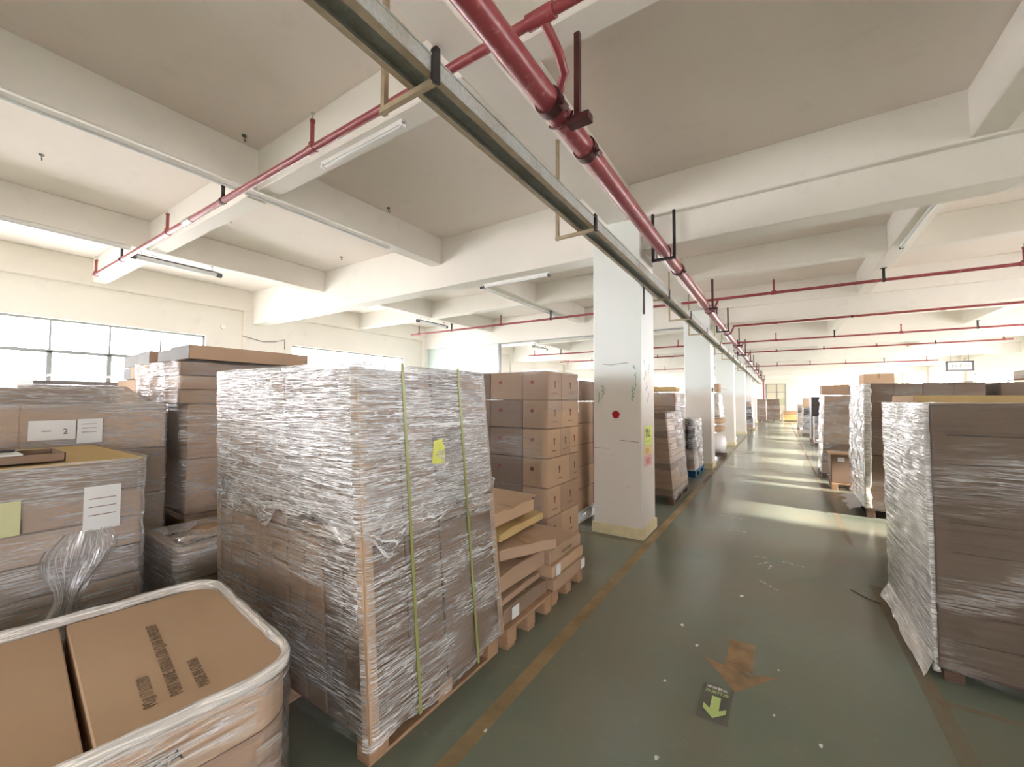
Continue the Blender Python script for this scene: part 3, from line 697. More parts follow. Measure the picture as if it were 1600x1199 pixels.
# ---- the tall shiny load in front
t = thing('wrapped_pallet_load', 'tallest nearby pallet load, shiny film and two olive straps, left of the aisle', 'pallet load', (-2.3, 1.68, 0), group=GL)
b0, t0 = (-.72, .77, -.46, .57), (-.74, .67, -.50, .46)
pallet(t, (-.72, .74, -.44, .56), M_wood, .12, 7)
R_ = random.Random(3)
def p1c(nx, ny, nz, bot, top, z0, z1, seed): return stack(t, bot, top, z0, z1, nx, ny, nz, [M_card, M_card, M_card_d], seed=seed, bev=.005, g=.004)
p1c(9, 4, 1, b0, rect_at(b0, t0, .5), .12, .96, 1); p1c(9, 4, 1, rect_at(b0, t0, .5), t0, .96, 1.80, 2)
for cx, cy in ((1, 2), (1, 3), (0, 2)):
    sx = 1 if cx == 1 else -1; sy = -1 if cy == 2 else 1
    xb, yb_ = b0[cx], b0[cy]; xt, yt = t0[cx], t0[cy]; mb = MB()
    o_ = .0045
    for (dx, dy) in ((sx * -.05, 0), (0, -sy * .05)):
        A = Vector((xb + sx * o_, yb_ + sy * o_, .13)); B = Vector((xt + sx * o_, yt + sy * o_, 1.80)); D = Vector((dx, dy, 0)); N_ = Vector((0, sy * .003, 0)) if dx else Vector((sx * .003, 0, 0))
        mb.poly([A + N_, A + D + N_, B + D + N_, B + N_]); mb.poly([A, A + D, B + D, B]); mb.poly([A + N_, A + D + N_, A + D, A]); mb.poly([A + D, A + D + N_, B + D + N_, B + D])
    mb.build('corner_board', M_card_l, t)
film(t, b0, t0, .11, 1.815, M_film, step=.035, zstep=.03, amp=.006, topin=.2, ragged=.05, seed=4, off=.014)
film(t, rect_at(b0, t0, .56), t0, 1.02, 1.822, M_film_glint, step=.03, zstep=.025, amp=.006, topin=.2, ragged=.20, seed=44, off=.019, name='film_glint_band')  # upper band of streaks painted for the brighter reflection near the top
for f_ in (.27, .72):
    pts = []
    for q in range(13):
        z = lerp(.10, 1.822, q / 12); rc = rect_at(b0, t0, (z - .12) / 1.68); pts.append((rc[1] + .024, lerp(rc[2], rc[3], f_), z))
    top_ = [(lerp(t0[1] + .02, t0[0] - .02, q / 8), lerp(t0[2], t0[3], f_), 1.832) for q in range(9)]
    dn = []
    for q in range(9): z = lerp(1.822, .10, q / 8); rc = rect_at(b0, t0, (z - .12) / 1.68); dn.append((rc[0] - .024, lerp(rc[2], rc[3], f_), z))
    P_ = [Vector(p) for p in pts + top_ + dn]; mb = MB()
    for a, b in zip(P_[:-1], P_[1:]):
        h = Vector((0, .0085, 0)); e = (b - a).cross(Vector((0, 1, 0))).normalized() * .0012
        mb.poly([a - h + e, a + h + e, b + h + e, b - h + e]); mb.poly([a - h - e, b - h - e, b + h - e, a + h - e]); mb.poly([a - h + e, b - h + e, b - h - e, a - h - e]); mb.poly([a + h + e, a + h - e, b + h - e, b + h + e])
    mb.build('strap', M_strap, t)
MB().poly([(.722, -.05, 1.30), (.718, .06, 1.285), (.713, .065, 1.38), (.716, .035, 1.41), (.714, .05, 1.43), (.714, -.03, 1.42)]).build('yellow_tag', M_paper_y, t)

# ---- low load in the foreground: open top, film rolled round the rim
t = thing('wrapped_pallet_load', 'low foreground load with printed carton tops inside a film rim', 'pallet load', (-2.13, .29, 0), -.11, group=GL)
rb = (-.54, .54, -.62, .66)
pallet(t, (-.55, .55, -.63, .67), M_wood_d, .12, 7)
g_ = -.30 + .42
for (ya_, yb_) in ((-.62, .103), (.123, .655)):
    for z0_, z1_ in ((.12, .30), (.30, .475), (.475, .65)):
        rc_ = .15; pl = [(-.53, ya_), (.53, ya_)]
        if ya_ > 0:
            pl += [(.53 - rc_ + rc_ * math.cos(a_), yb_ - rc_ + rc_ * math.sin(a_)) for a_ in [PI / 2 * q / 6 for q in range(7)]]
            pl += [(-.53 + rc_ - rc_ * math.sin(a_), yb_ - rc_ + rc_ * math.cos(a_)) for a_ in [PI / 2 * q / 6 for q in range(7)]]
        else: pl += [(.53, yb_), (-.53, yb_)]
        mb = MB(); n_ = len(pl)
        mb.poly([(x_, y_, z0_ + .002) for x_, y_ in pl][::-1]); mb.poly([(x_, y_, z1_ - .002) for x_, y_ in pl])
        mb.v = [Vector((x_, y_, z0_ + .002)) for x_, y_ in pl] + [Vector((x_, y_, z1_ - .002)) for x_, y_ in pl]
        mb.f = [list(range(n_))[::-1], list(range(n_, 2 * n_))] + [[q, (q + 1) % n_, n_ + (q + 1) % n_, n_ + q] for q in range(n_)]; mb.m = [0] * len(mb.f)
        mb.build('carton', M_card_l if z1_ > .6 else M_card, t, bev=.005)
ft = film(t, rb, rb, .10, .665, M_film_s, step=.045, zstep=.03, amp=.006, topin=0, seed=9, r=.16, off=.012)
def rim(parent, rc, z, rr, rad, mat, seed, name='film_rim', cut=None):
    x0, x1, y0, y1 = rc; r = rr; pts = []; R = random.Random(seed)
    cs = [((x1 - r, y0 + r), -PI / 2), ((x1 - r, y1 - r), 0), ((x0 + r, y1 - r), PI / 2), ((x0 + r, y0 + r), PI)]
    for q in range(4):
        (cx, cy), a0 = cs[q]
        for s_ in range(9): a = a0 + s_ / 8 * PI / 2; pts.append(Vector((cx + r * math.cos(a), cy + r * math.sin(a), z)))
        (nx_, ny_), _ = cs[(q + 1) % 4]; a = a0 + PI / 2; e = Vector((nx_ + r * math.cos(a), ny_ + r * math.sin(a), z)); b = pts[-1]
        n = int((e - b).length / .03)
        for s_ in range(1, n): pts.append(b.lerp(e, s_ / n))
    pts.append(pts[0].copy()); m = 12; V = []; F = []; UV = []; c = Vector(((x0 + x1) / 2, (y0 + y1) / 2, z))
    L = 0; us = [0]
    for i in range(1, len(pts)): L += (pts[i] - pts[i - 1]).length; us.append(L)
    N = len(pts) - 1
    for i in range(N):
        p = pts[i]; d = (pts[(i + 1) % N] - pts[i - 1]).normalized(); out = Vector((d.y, -d.x, 0))
        for j in range(m):
            a = 2 * PI * j / m; q = noise.noise(Vector((p.x * 9, p.y * 9, j * .9 + seed))) ; k = rad * (1 + .35 * q + .25 * noise.noise(p * 4 + Vector((seed, 0, 0))))
            V.append(p + out * (math.cos(a) * k * .8) + Vector((0, 0, math.sin(a) * k * 1.1)))
    for i in range(N):
        for j in range(m):
            a_ = i * m + j; b_ = i * m + (j + 1) % m; c_ = ((i + 1) % N) * m + (j + 1) % m; d_ = ((i + 1) % N) * m + j
            F.append((a_, d_, c_, b_)); v0, v1 = j * rad * .5, (j + 1) * rad * .5; UV += [us[i], v0, us[i + 1], v0, us[i + 1], v1, us[i], v1]
    me = bpy.data.meshes.new(name); me.from_pydata(V, [], F); me.materials.append(mat); me.uv_layers.new(name='UVMap').data.foreach_set('uv', UV)
    me.polygons.foreach_set('use_smooth', [True] * len(F)); me.update(); return link(bpy.data.objects.new(name, me), parent)
rim(t, rb, .668, .16, .021, M_film_rim, 3)
for s_, x_, y_, sz, sx_ in (('MADE IN CHINA', .40, .415, .048, .60), ('PORT NAME: KERALA CRN QUAR IN PRESENT', .38, .345, .050, .60), ('PO.# 17 LOT390', .385, .275, .050, .58)):
    text(s_, sz, t, (x_, y_, .6512), (0, 0, PI - .05), M_ink, sx=sx_)
text('PO. 17 OF CHINA', .05, t, (.554, -.08, .55), (PI / 2, 0, PI / 2), M_inkb); text('KERALA', .06, t, (.554, .14, .37), (PI / 2, 0, PI / 2), M_inkb)

# ---- B: left wrapped load with papers
t = thing('wrapped_pallet_load', 'wrapped load at the left edge with a white and a yellow paper', 'pallet load', (-3.75, .1, 0), group=GL)
rb = (-.55, .55, -.75, .77)
pallet(t, rb, M_wood_d, .13)
stack(t, rb, rb, .13, 1.285, 2, 1, 7, [M_card, M_card_d], seed=5, jit=.006)
MB().span(-.55, .55, -.74, .76, 1.285, 1.297).build('top_board', M_card_y, t)
film(t, rb, rb, .1, 1.30, M_film_m, step=.06, zstep=.04, amp=.012, topin=.0, seed=12, r=.05, off=.012)
sheet('white_label', M_paper, t, (.578, .585, 1.04), (0, 1, 0), (0, 0, 1), .15, .24)
sheet('yellow_label', plain('pale_yellow_paper', (.62, .62, .36)), t, (.578, .17, 1.05), (0, 1, 0), (0, 0, 1), .24, .17)
for q in range(3): MB().span(.5795, .5805, .53, .64, 1.09 - q * .045, 1.094 - q * .045).build('print_line', M_ink, t)
mb = MB()   # loose tail of film hanging down the face
for i_ in range(8):
    for j_ in range(16):
        pass
V = []; F = []; UV = []
for j_ in range(25):
    for i_ in range(9):
        wdt = .10 + .05 * math.sin(j_ * .35); y_ = .52 + (i_ / 8 - .5) * wdt * 2 - .10 * (j_ / 24); V.append((.585 + .022 * math.sin(i_ * 1.9 + j_ * .3) + .02 * (j_ / 24), y_, .93 - j_ * .026))
for j_ in range(24):
    for i_ in range(8): a = j_ * 9 + i_; F.append((a, a + 1, a + 10, a + 9)); UV += [j_ * .03, i_ * .03, j_ * .03, i_ * .03 + .03, j_ * .03 + .03, i_ * .03 + .03, j_ * .03 + .03, i_ * .03]
me = bpy.data.meshes.new('film_tail'); me.from_pydata(V, [], F); me.materials.append(M_film_m); me.uv_layers.new(name='UVMap').data.foreach_set('uv', UV)
me.polygons.foreach_set('use_smooth', [True] * len(F)); link(bpy.data.objects.new('film_tail', me), t)
# things lying on it
t = thing('open_tray_carton', 'shallow open carton with white papers lying on the yellowish load top', 'carton', (-3.42, .28, 1.305))
MB().span(-.16, .16, -.40, .27, 0, .004).span(-.16, .16, -.40, -.395, 0, .045).span(-.16, .16, .265, .27, 0, .045).span(-.16, -.155, -.40, .27, 0, .045).span(.155, .16, -.40, .27, 0, .045).build('tray', M_card_d, t)
MB().span(-.15, .15, -.39, .12, .03, .052).build('paper_pile', M_paper, t); MB().span(-.03, .0, .02, .11, .053, .065).build('black_marker', M_black, t)

# ---- C: wrapped load behind it with numbered labels
t = thing('wrapped_pallet_load', 'loosely wrapped load on the left with two white labels, one numbered 2', 'pallet load', (-4.95, .55, 0), group=GL)
rb = (-.55, .55, -.85, .78)
pallet(t, rb, M_wood_d, .13)
stack(t, rb, rb, .13, 1.60, 2, 2, 4, [M_card, M_card_l], seed=6, jit=.004)
stack(t, (-.5, .50, -.8, .45), (-.5, .50, -.8, .42), 1.60, 1.72, 1, 2, 1, [M_card_d], seed=8)
film(t, rb, rb, .1, 1.60, M_film_m, step=.06, zstep=.05, amp=.012, topin=0, seed=14, r=.05, off=.014)
film(t, rb, (-.5, .52, -.8, .50), 1.54, 1.74, M_film_m, step=.06, zstep=.03, amp=.02, topin=.2, seed=19, r=.05, off=.018, name='film_hood')
sheet('white_label', M_paper, t, (.590, .115, 1.415), (0, 1, 0), (0, 0, 1), .23, .14)
text('\u4e00', .05, t, (.593, .06, 1.39), (PI / 2, 0, PI / 2), M_inkb); text('2', .055, t, (.593, .165, 1.385), (PI / 2, 0, PI / 2), M_inkb)
sheet('white_label', M_paper, t, (.590, .305, 1.40), (0, 1, .02), (0, 0, 1), .135, .18)
for q in range(3): MB().span(.593, .5935, .26, .34, 1.45 - q * .03, 1.454 - q * .03).build('print_line', M_ink, t)
t = thing('wrapped_carton_stack', 'thin film-covered stack against the windows, behind the labelled load', 'pallet load', (-7.5, 1.4, 0), group=GL)
stack(t, (-.6, .6, -.6, .6), (-.5, .5, -.5, .5), 0, 1.85, 2, 2, 4, [M_card, M_card_g], seed=3)
film(t, (-.6, .6, -.6, .6), (-.35, .35, -.35, .35), .1, 1.92, M_film_m, step=.12, zstep=.1, amp=.03, topin=.2, seed=15, r=.05, off=.02)

# ---- D: low load between
t = thing('wrapped_pallet_load', 'low dark load with plastic over its pale top, left of the tall shiny load', 'pallet load', (-3.42, 1.33, 0), group=GL)
rb = (-.31, .31, -.31, .31)
stack(t, rb, rb, .10, .70, 1, 1, 3, [M_card_d], seed=2)
pallet(t, rb, M_wood_d, .10, 4)
MB().span(-.31, .31, -.31, .31, .70, .715).build('top_board', M_card_l, t)
film(t, rb, rb, .1, .72, M_film_m, step=.05, zstep=.05, amp=.008, topin=.26, seed=17, r=.05, off=.012)

# ---- E: tall load of long cartons
t = thing('wrapped_pallet_load', 'tall wrapped load of big kraft cartons behind the shiny load, long cartons on top', 'pallet load', (-4.85, 1.9, 0), group=GL)
rb = (-.55, .55, -.50, .62); rt = (-.55, .55, -.52, .62)
pallet(t, rb, M_wood_d, .13)
stack(t, (-.55, .50, -.44, .60), (-.55, .50, -.44, .60), .13, 1.60, 2, 1, 3, [M_card], seed=9)
stack(t, (-.55, .56, -.52, .60), (-.55, .56, -.52, .60), 1.60, 1.97, 3, 1, 3, [M_card_d, M_card], seed=10)
film(t, (-.55, .52, -.46, .62), (-.55, .57, -.53, .62), .6, 1.98, M_film_s, step=.05, zstep=.035, amp=.012, topin=.15, seed=18, r=.03, off=.01)
E_TOP = 1.995
GLC = 'long grey-ended cartons lying on the tall load'
xs_ = [(-.38, .0), (-.76, .03), (-1.16, .05), (-1.52, .09)]
for r_, z_ in ((0, E_TOP), (1, E_TOP + .135)):
    pass
def longcarton(x, y, z, wd, ln, ht, lab, mat=M_card, rz=0.0, end=M_card_g):
    t = thing('long_carton', lab, 'carton', (x, y, z), rz, GLC)
    MB().span(-wd / 2, wd / 2, -ln / 2, ln / 2, 0, ht).build('carton_body', mat, t, bev=.005)
    MB().span(-wd / 2 + .003, wd / 2 - .003, -ln / 2 - .004, -ln / 2 + .002, .003, ht - .003).build('end_flap', end, t)
    MB().span(-.02, .02, -ln / 2 - .006, ln / 2, ht, ht + .001).build('packing_tape', M_tapeb, t)
    return t
longcarton(-4.52, 1.98, E_TOP, .42, 1.08, .125, 'rightmost long brown carton on top of the tall load', M_card)
longcarton(-4.98, 2.02, E_TOP, .42, 1.08, .12, 'second long carton from the right on top of the tall load')
# support load standing behind with two layers of long cartons
t = thing('carton_stack', 'stack of kraft cartons hidden behind the tall load, carrying grey-ended cartons', 'pallet load', (-6.15, 2.05, 0), group=GL)
stack(t, (-.65, .65, -.5, .5), (-.65, .65, -.5, .5), 0, 1.86, 2, 2, 3, [M_card], seed=4)
for i_, (x_, w1) in enumerate(((-5.66, .36), (-6.06, .36), (-6.48, .36))):
    for j_ in range(2):
        longcarton(x_, 2.0 + .04 * i_, 1.865 + .142 * j_, w1, 1.0, .135, ['right', 'middle', 'left'][i_] + ' grey-ended carton in the ' + ['lower', 'upper'][j_] + ' row beside the window', rz=.02 * (i_ - 1), end=M_card if (i_ == 1 and j_ == 0) else M_card_g)

# ---- G: two low pallets with flat cartons
t = thing('wooden_pallet', 'low wooden pallet beside the shiny load, carrying crushed flat cartons', 'pallet', (-2.0, 2.62, 0), group='low pallets of flat cartons')
pallet(t, (-.5, .48, -.33, .29), M_wood, .13, 6, 'pallet_base', 'y')
t = thing('wooden_pallet', 'low wooden pallet nearest the column, carrying labelled flat cartons', 'pallet', (-2.0, 3.26, 0), group='low pallets of flat cartons')
pallet(t, (-.5, .46, -.30, .30), M_wood, .11, 6, 'pallet_base', 'y')
GF = 'loose flat cartons on the low pallets'
def flatcarton(lab, c, d, rz, mat=M_card, sag=0.0, label=None, tilt=(0, 0), seed=0, name='flat_carton'):
    t = thing(name, lab, 'carton', c, rz, GF); t.rotation_euler = (tilt[0], tilt[1], rz)
    bm = bmesh.new(); bmesh.ops.create_cube(bm, size=1.0)
    bmesh.ops.scale(bm, vec=d, verts=bm.verts); bmesh.ops.bevel(bm, geom=list(bm.edges), offset=.006, segments=1, affect='EDGES')
    for ax_ in (0, 1):
        for q_ in range(1, 7):
            co = [0, 0, 0]; co[ax_] = (q_ / 7 - .5) * d[ax_]; no_ = [0, 0, 0]; no_[ax_] = 1
            bmesh.ops.bisect_plane(bm, geom=list(bm.verts) + list(bm.edges) + list(bm.faces), plane_co=co, plane_no=no_)
    R = random.Random(seed); so = Vector((seed * 3.1, 0, 0))
    for v in bm.verts:
        fx, fy, fz = v.co.x / d[0] * 2, v.co.y / d[1] * 2, v.co.z / d[2] * 2
        q = noise.noise(v.co * 4 + so); q2 = noise.noise(v.co * 4 + so + Vector((9, 9, 9)))
        dz = (.004 * abs(q) if fz < 0 else -sag * (max(0, fx) ** 2) * .6 - (.01 * abs(fx * fy) ** 3))
        v.co += Vector((.006 * q2 * abs(fz), .006 * q * abs(fz), dz))
        if fz > .9: v.co.z -= (.008 + sag * .3) * abs(q2)
        v.co.z += d[2] / 2
    me = bpy.data.meshes.new('carton_body')
    bm.to_mesh(me); bm.free(); me.materials.append(mat)
    o = link(bpy.data.objects.new('carton_body', me), t)
    MB().span(-d[0] / 2 + .01, d[0] / 2 + .004, -.025, .025, d[2] * .98 - sag * .4, d[2] * .985 - sag * .4 + .001).build('packing_tape', M_tapeb, t)
    if label:
        for (yy, zz, w1, h1) in label: MB().span(d[0] / 2 + .006, d[0] / 2 + .008, yy - w1 / 2, yy + w1 / 2, zz - h1 / 2, zz + h1 / 2).build('paper_label', M_paper, t)
    return t
flatcarton('bottom kraft carton with white label beside the shiny load', (-1.90, 2.61, .132), (.68, .60, .11), 0, M_card_d, .0, [(-.17, .05, .09, .08)], seed=1)
flatcarton('thin squashed kraft carton second from the bottom of the crushed pile', (-1.92, 2.58, .25), (.66, .56, .07), .03, M_card, .03, seed=2)
flatcarton('sagging kraft carton with torn corner in the middle of the crushed pile', (-1.93, 2.60, .345), (.70, .60, .16), -.02, M_card, .05, seed=3)
flatcarton('brown carton turned askew across both piles', (-1.86, 2.70, .545), (.78, .50, .10), -.42, M_card, .03, seed=4)
flatcarton('pale kraft carton with printed top, second from the top of the pile', (-1.93, 2.66, .665), (.60, .66, .07), .04, M_card_y, .01, seed=5)
flatcarton('topmost pale kraft carton with a lifted lid on the crushed pile', (-1.96, 2.56, .765), (.62, .60, .10), .02, M_card_l, .0, seed=6)
MB().span(-.32, .32, -.10, .34, .102, .106).build('lifted_lid', M_card_l, bpy.context.scene.objects['flat_carton.005'], rot=(.05, .03, .05))
flatcarton('bottom carton with white label on the pallet nearest the column', (-1.87, 3.29, .112), (.68, .62, .10), 0, M_card, 0, [(.24, .05, .08, .08)], seed=7)
flatcarton('middle carton with white label on the pallet nearest the column', (-1.88, 3.27, .215), (.68, .62, .10), .01, M_card_l, 0, [(-.22, .05, .08, .09)], seed=8)
f8 = flatcarton('top printed carton on the pallet nearest the column', (-1.90, 3.26, .318), (.68, .60, .11), 0, M_card, 0, seed=9)
text('PORT NAME', .035, f8, (.348, -.1, .04), (PI / 2, 0, PI / 2), M_ink)

# ---- H, I: carton stacks before the nearest column
t = thing('wrapped_pallet_load', 'neat stack of six layers of marked cartons just before the nearest column', 'pallet load', (-2.65, 4.12, 0), group=GL)
rb = (-.65, .65, -.37, .40)
pallet(t, rb, M_wood, .12)
zs = [.12 + 1.83 * i_ / 6 for i_ in range(7)]
for k_ in range(6):
    z0_, z1_ = zs[k_], zs[k_ + 1]
    nys = [(0, .42, 1.0), (0, .42, 1.0), (0, .38, .70, 1.0), (0, .70, 1.0), (0, .40, 1.0), (0, .42, 1.0)][::-1][k_]
    for a, b in zip(nys[:-1], nys[1:]):
        v = hexa(rb, rb, .76, 1, a, b, 0, 1, z0_, z1_, .003); mb = MB(); mb.v = [Vector(p) for p in v]; mb.f = [list(f) for f in HF]; mb.m = [0] * 6
        mb.build('carton', rnd.choice([M_card_l, M_card]), t, bev=.006)
        ym = lerp(rb[2], rb[3], (a + b) / 2)
        mk = MB(); mk.tube((.648, ym, z0_ + .19), (.6525, ym, z0_ + .19), .016, n=8); mk.span(.648, .652, ym - .05, ym + .05, z0_ + .07, z0_ + .078); mk.span(.648, .652, ym - .006, ym + .006, z0_ + .13, z0_ + .18); mk.build('carton_mark', M_inkr if (k_ + int(a * 9)) % 2 else M_ink, t)
    for a, b in ((0, .10), (.10, .43), (.43, .76)):
        v = hexa(rb, rb, a, b, 0, 1, 0, 1, z0_, z1_, .003); mb = MB(); mb.v = [Vector(p) for p in v]; mb.f = [list(f) for f in HF]; mb.m = [0] * 6
        mb.build('carton', rnd.choice([M_card_d, M_card]), t, bev=.006)
    for xm in (.46, .05): MB().tube((xm, -.3715, z0_ + .19), (xm, -.366, z0_ + .19), .022, n=10).build('carton_mark', M_inkr, t)
film(t, rb, rb, 1.52, 1.96, M_film_l, step=.045, zstep=.03, amp=.012, topin=.12, seed=21, r=.03)
film(t, (-.65, .60, -.37, .30), (-.65, .60, -.37, .30), .3, 1.53, M_film_l, step=.07, zstep=.05, amp=.006, topin=0, seed=22, r=.02, off=.008, name='stretch_film')
t = thing('wrapped_pallet_load', 'stack of brown cartons tucked in behind the nearest column', 'pallet load', (-2.85, 5.6, 0), group=GL)
rb = (-.6, .6, -.55, .55)
pallet(t, rb, M_white, .13); stack(t, rb, rb, .16, 1.92, 4, 2, 6, [M_card_d, M_card], seed=23)
MB().span(-.62, .62, -.57, .57, .13, .16).build('base_sheet', M_paper, t)

# ---- beyond the nearest column, left of the aisle
t = thing('wrapped_pallet_load', 'tapering load of thin brown cartons right behind the nearest column', 'pallet load', (-1.98, 7.42, 0), group=GL)
rb, rt = (-.55, .58, -.62, .62), (-.55, .46, -.62, .60)
pallet(t, rb, M_wood_d, .13); stack(t, rb, rt, .13, 1.45, 2, 2, 13, [M_card_d, M_card], seed=24, bev=.004)
film(t, rb, rt, .1, 1.46, M_film_l, step=.06, zstep=.05, amp=.02, topin=.12, seed=25, r=.03); sheet('paper_label', M_paper, t, (.2, -.632, .35), (1, 0, 0), (0, 0, 1), .09, .09)
t = thing('wrapped_pallet_load', 'shorter film-wrapped load with a flat pale carton on top, beyond the tapering load', 'pallet load', (-2.3, 8.85, 0), group=GL)
rb = (-.6, .62, -.5, .5); pallet(t, rb, M_wood_d, .13); stack(t, rb, rb, .13, 1.80, 2, 2, 6, [M_card, M_card_d], seed=26)
film(t, rb, rb, .1, 1.81, M_film_s, step=.07, zstep=.05, amp=.02, topin=.12, seed=27)
flat_ = thing('flat_carton', 'flat pale carton lying on the load behind the nearest column', 'carton', (-2.25, 8.72, 1.825), .1)
MB().span(-.45, .55, -.40, .40, 0, .09).build('carton_body', M_card_y, flat_, bev=.008); MB().span(-.45, .552, -.02, .02, .09, .091).build('packing_tape', M_tapeb, flat_)
t = thing('wrapped_pallet_load', 'bulging load of black goods in shiny film on a blue plastic pallet', 'pallet load', (-2.0, 10.05, 0), group=GL)
rb = (-.5, .48, -.58, .62); mb = MB()
for fx in (-.44, 0, .42):
    for fy in (-.5, .02, .54): mb.span(fx - .07, fx + .07, fy - .07, fy + .07, 0, .10)
for q in range(9): mb.span(-.5, .50, -.57 + q * .135, -.57 + q * .135 + .09, .10, .14)
mb.build('plastic_pallet', M_blue, t); stack(t, rb, (-.45, .45, -.5, .5), .14, .55, 2, 2, 1, [M_card_d, M_card], seed=28)
def sack(name, parent, c, d, mat, seed, sub=3):
    bm = bmesh.new(); bmesh.ops.create_icosphere(bm, subdivisions=sub, radius=1.0)
    for v in bm.verts:
        p = v.co.copy(); s_ = max(abs(p.x), abs(p.y), abs(p.z)); q = p.lerp(p / s_ * .9, .45)
        q += p * .10 * noise.noise(p * 2.3 + Vector((seed, 0, 0))) + p * .05 * noise.noise(p * 6 + Vector((seed, 3, 0)))
        v.co = Vector((q.x * d[0] / 2, q.y * d[1] / 2, q.z * d[2] / 2)) + Vector(c)
    me = bpy.data.meshes.new(name); bm.to_mesh(me); bm.free(); me.materials.append(mat); me.polygons.foreach_set('use_smooth', [True] * len(me.polygons))
    return link(bpy.data.objects.new(name, me), parent)
for q, (cx, cy, cz) in enumerate(((-.2, -.25, .72), (.22, -.25, .72), (-.2, .28, .72), (.22, .28, .72), (-.2, -.22, 1.02), (.2, -.25, 1.05), (-.2, .28, 1.0), (.2, .25, 1.0))):
    sack('black_bundle', t, (cx, cy, cz), (.50, .58, .38), M_dark, q)
film(t, rb, (-.48, .46, -.55, .55), .15, 1.24, M_film, step=.05, zstep=.04, amp=.045, topin=.25, seed=29, r=.12)
GS = 'sacks piled up beyond the second column'
for q, (z_, d_, m_, lab) in enumerate(((.41, (.95, .95, .60), M_bag, 'fat white sack at the bottom of the pile behind the second column'),
        (.83, (.88, .85, .22), M_card_l, 'flat tan sack above the white sack behind the second column'), (1.06, (.90, .85, .20), M_card_l, 'upper flat tan sack of the pile behind the second column'))):
    o = sack('sack', None, (0, 0, 0), d_, m_, q + 20); o.location = (-1.72, 13.2, z_); tag(o, lab, 'sack', GS)
t = thing('wrapped_bundle', 'silvery film-wrapped bundle on the tan sacks behind the second column', 'bundle', (-1.74, 13.2, 1.17))
stack(t, (-.38, .36, -.38, .38), (-.34, .30, -.35, .35), 0, .68, 1, 1, 4, [M_card, M_card_d], seed=31, jit=.02)
film(t, (-.38, .36, -.38, .38), (-.34, .30, -.35, .35), 0, .685, M_film_e, step=.05, zstep=.04, amp=.04, topin=.2, seed=32, r=.06)
o = thing('wooden_pallet', 'dark pallet under the white sacks', 'pallet', (-1.75, 13.2, 0)); pallet(o, (-.45, .45, -.45, .45), M_wood_d, .10, 5, 'pallet_base')
flat_ = thing('carton', 'small kraft carton with an open flap on top of the sack pile', 'carton', (-1.66, 13.1, 1.885))
MB().span(-.3, .25, -.25, .25, 0, .24).build('carton_body', M_card, flat_, bev=.006); MB().span(.25, .42, -.24, .24, .12, .126).build('flap', M_card_l, flat_, rot=(0, .1, 0))
t = thing('wrapped_pallet_load', 'small dark bundle with white film tucked behind the third column', 'pallet load', (-1.75, 18.3, 0), group=GL)
sack('black_bundle', t, (0, 0, .32), (.7, .8, .62), M_dark, 41); sack('white_bundle', t, (-.05, 0, .85), (.5, .6, .6), M_bag, 42); film(t, (-.3, .33, -.35, .35), (-.25, .2, -.3, .3), .1, 1.1, M_film, amp=.03, r=.1, seed=43)
t = thing('wrapped_pallet_load', 'tilting film-wrapped cartons on a pale pallet in front of the fifth column', 'pallet load', (-1.65, 27.0, 0), group=GL)
stack(t, (-.5, .45, -.5, .5), (-.5, .35, -.5, .5), .1, 1.6, 2, 2, 5, [M_card, M_dark], seed=44, jit=.03); film(t, (-.5, .45, -.5, .5), (-.5, .35, -.5, .5), .1, 1.6, M_film, amp=.04, seed=45, step=.1, zstep=.1); pallet(t, (-.5, .5, -.5, .5), M_card_y, .1, 4)
for i_, (x_, y_) in enumerate(((-1.25, 37.5), (-.35, 39.5))):
    t = thing('carton_stack', ('left' if i_ == 0 else 'right') + ' one of the two tall dark brown stacks by the far door', 'pallet load', (x_, y_, 0), group='brown stacks by the far door')
    stack(t, (-.5, .45, -.5, .5), (-.45, .40, -.5, .5), .1, 1.75, 2, 2, 8, [M_card_d], seed=46 + i_); pallet(t, (-.5, .5, -.5, .5), M_wood_d, .1, 4); film(t, (-.5, .45, -.5, .5), (-.45, .4, -.5, .5), .1, 1.76, M_film_l, amp=.03, seed=48 + i_, step=.12, zstep=.12)

# ---- right of the aisle
t = thing('wrapped_pallet_load', 'big dark wrapped load at the right edge of the picture', 'pallet load', (1.62, 4.06, 0), group=GR)
rb, rt = (-.85, .95, -.60, .62), (-.86, .95, -.60, .62)
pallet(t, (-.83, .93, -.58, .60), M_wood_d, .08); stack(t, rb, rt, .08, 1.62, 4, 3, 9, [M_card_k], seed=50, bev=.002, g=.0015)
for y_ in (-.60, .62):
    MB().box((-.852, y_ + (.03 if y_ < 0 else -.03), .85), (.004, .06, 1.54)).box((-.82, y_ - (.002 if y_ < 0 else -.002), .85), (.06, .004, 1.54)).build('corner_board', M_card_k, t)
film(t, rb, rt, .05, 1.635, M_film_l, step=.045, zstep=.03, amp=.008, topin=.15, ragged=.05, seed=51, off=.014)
film(t, (-.862, -.855, -.585, .61), (-.872, -.865, -.585, .61), .06, 1.64, M_film_e, step=.04, zstep=.03, amp=.008, topin=0, ragged=.05, seed=53, r=.003, off=.008, name='film_edge')
mb = MB(); V = []; F = []
for i_ in range(25):
    y_ = -.60 + 1.22 * i_ / 24
    for j_ in range(5): V.append((-.865 - .018 * j_ * (1 + .5 * noise.noise(Vector((y_ * 5, j_, 0)))), y_ - .02 * j_, .14 - .022 * j_ + .03 * noise.noise(Vector((y_ * 6, j_ * .6, 5)))))
for i_ in range(24):
    for j_ in range(4): a = i_ * 5 + j_; F.append((a, a + 1, a + 6, a + 5))
me = bpy.data.meshes.new('film_skirt'); me.from_pydata(V, [], F); me.materials.append(M_film_rim); me.uv_layers.new(name='UVMap')
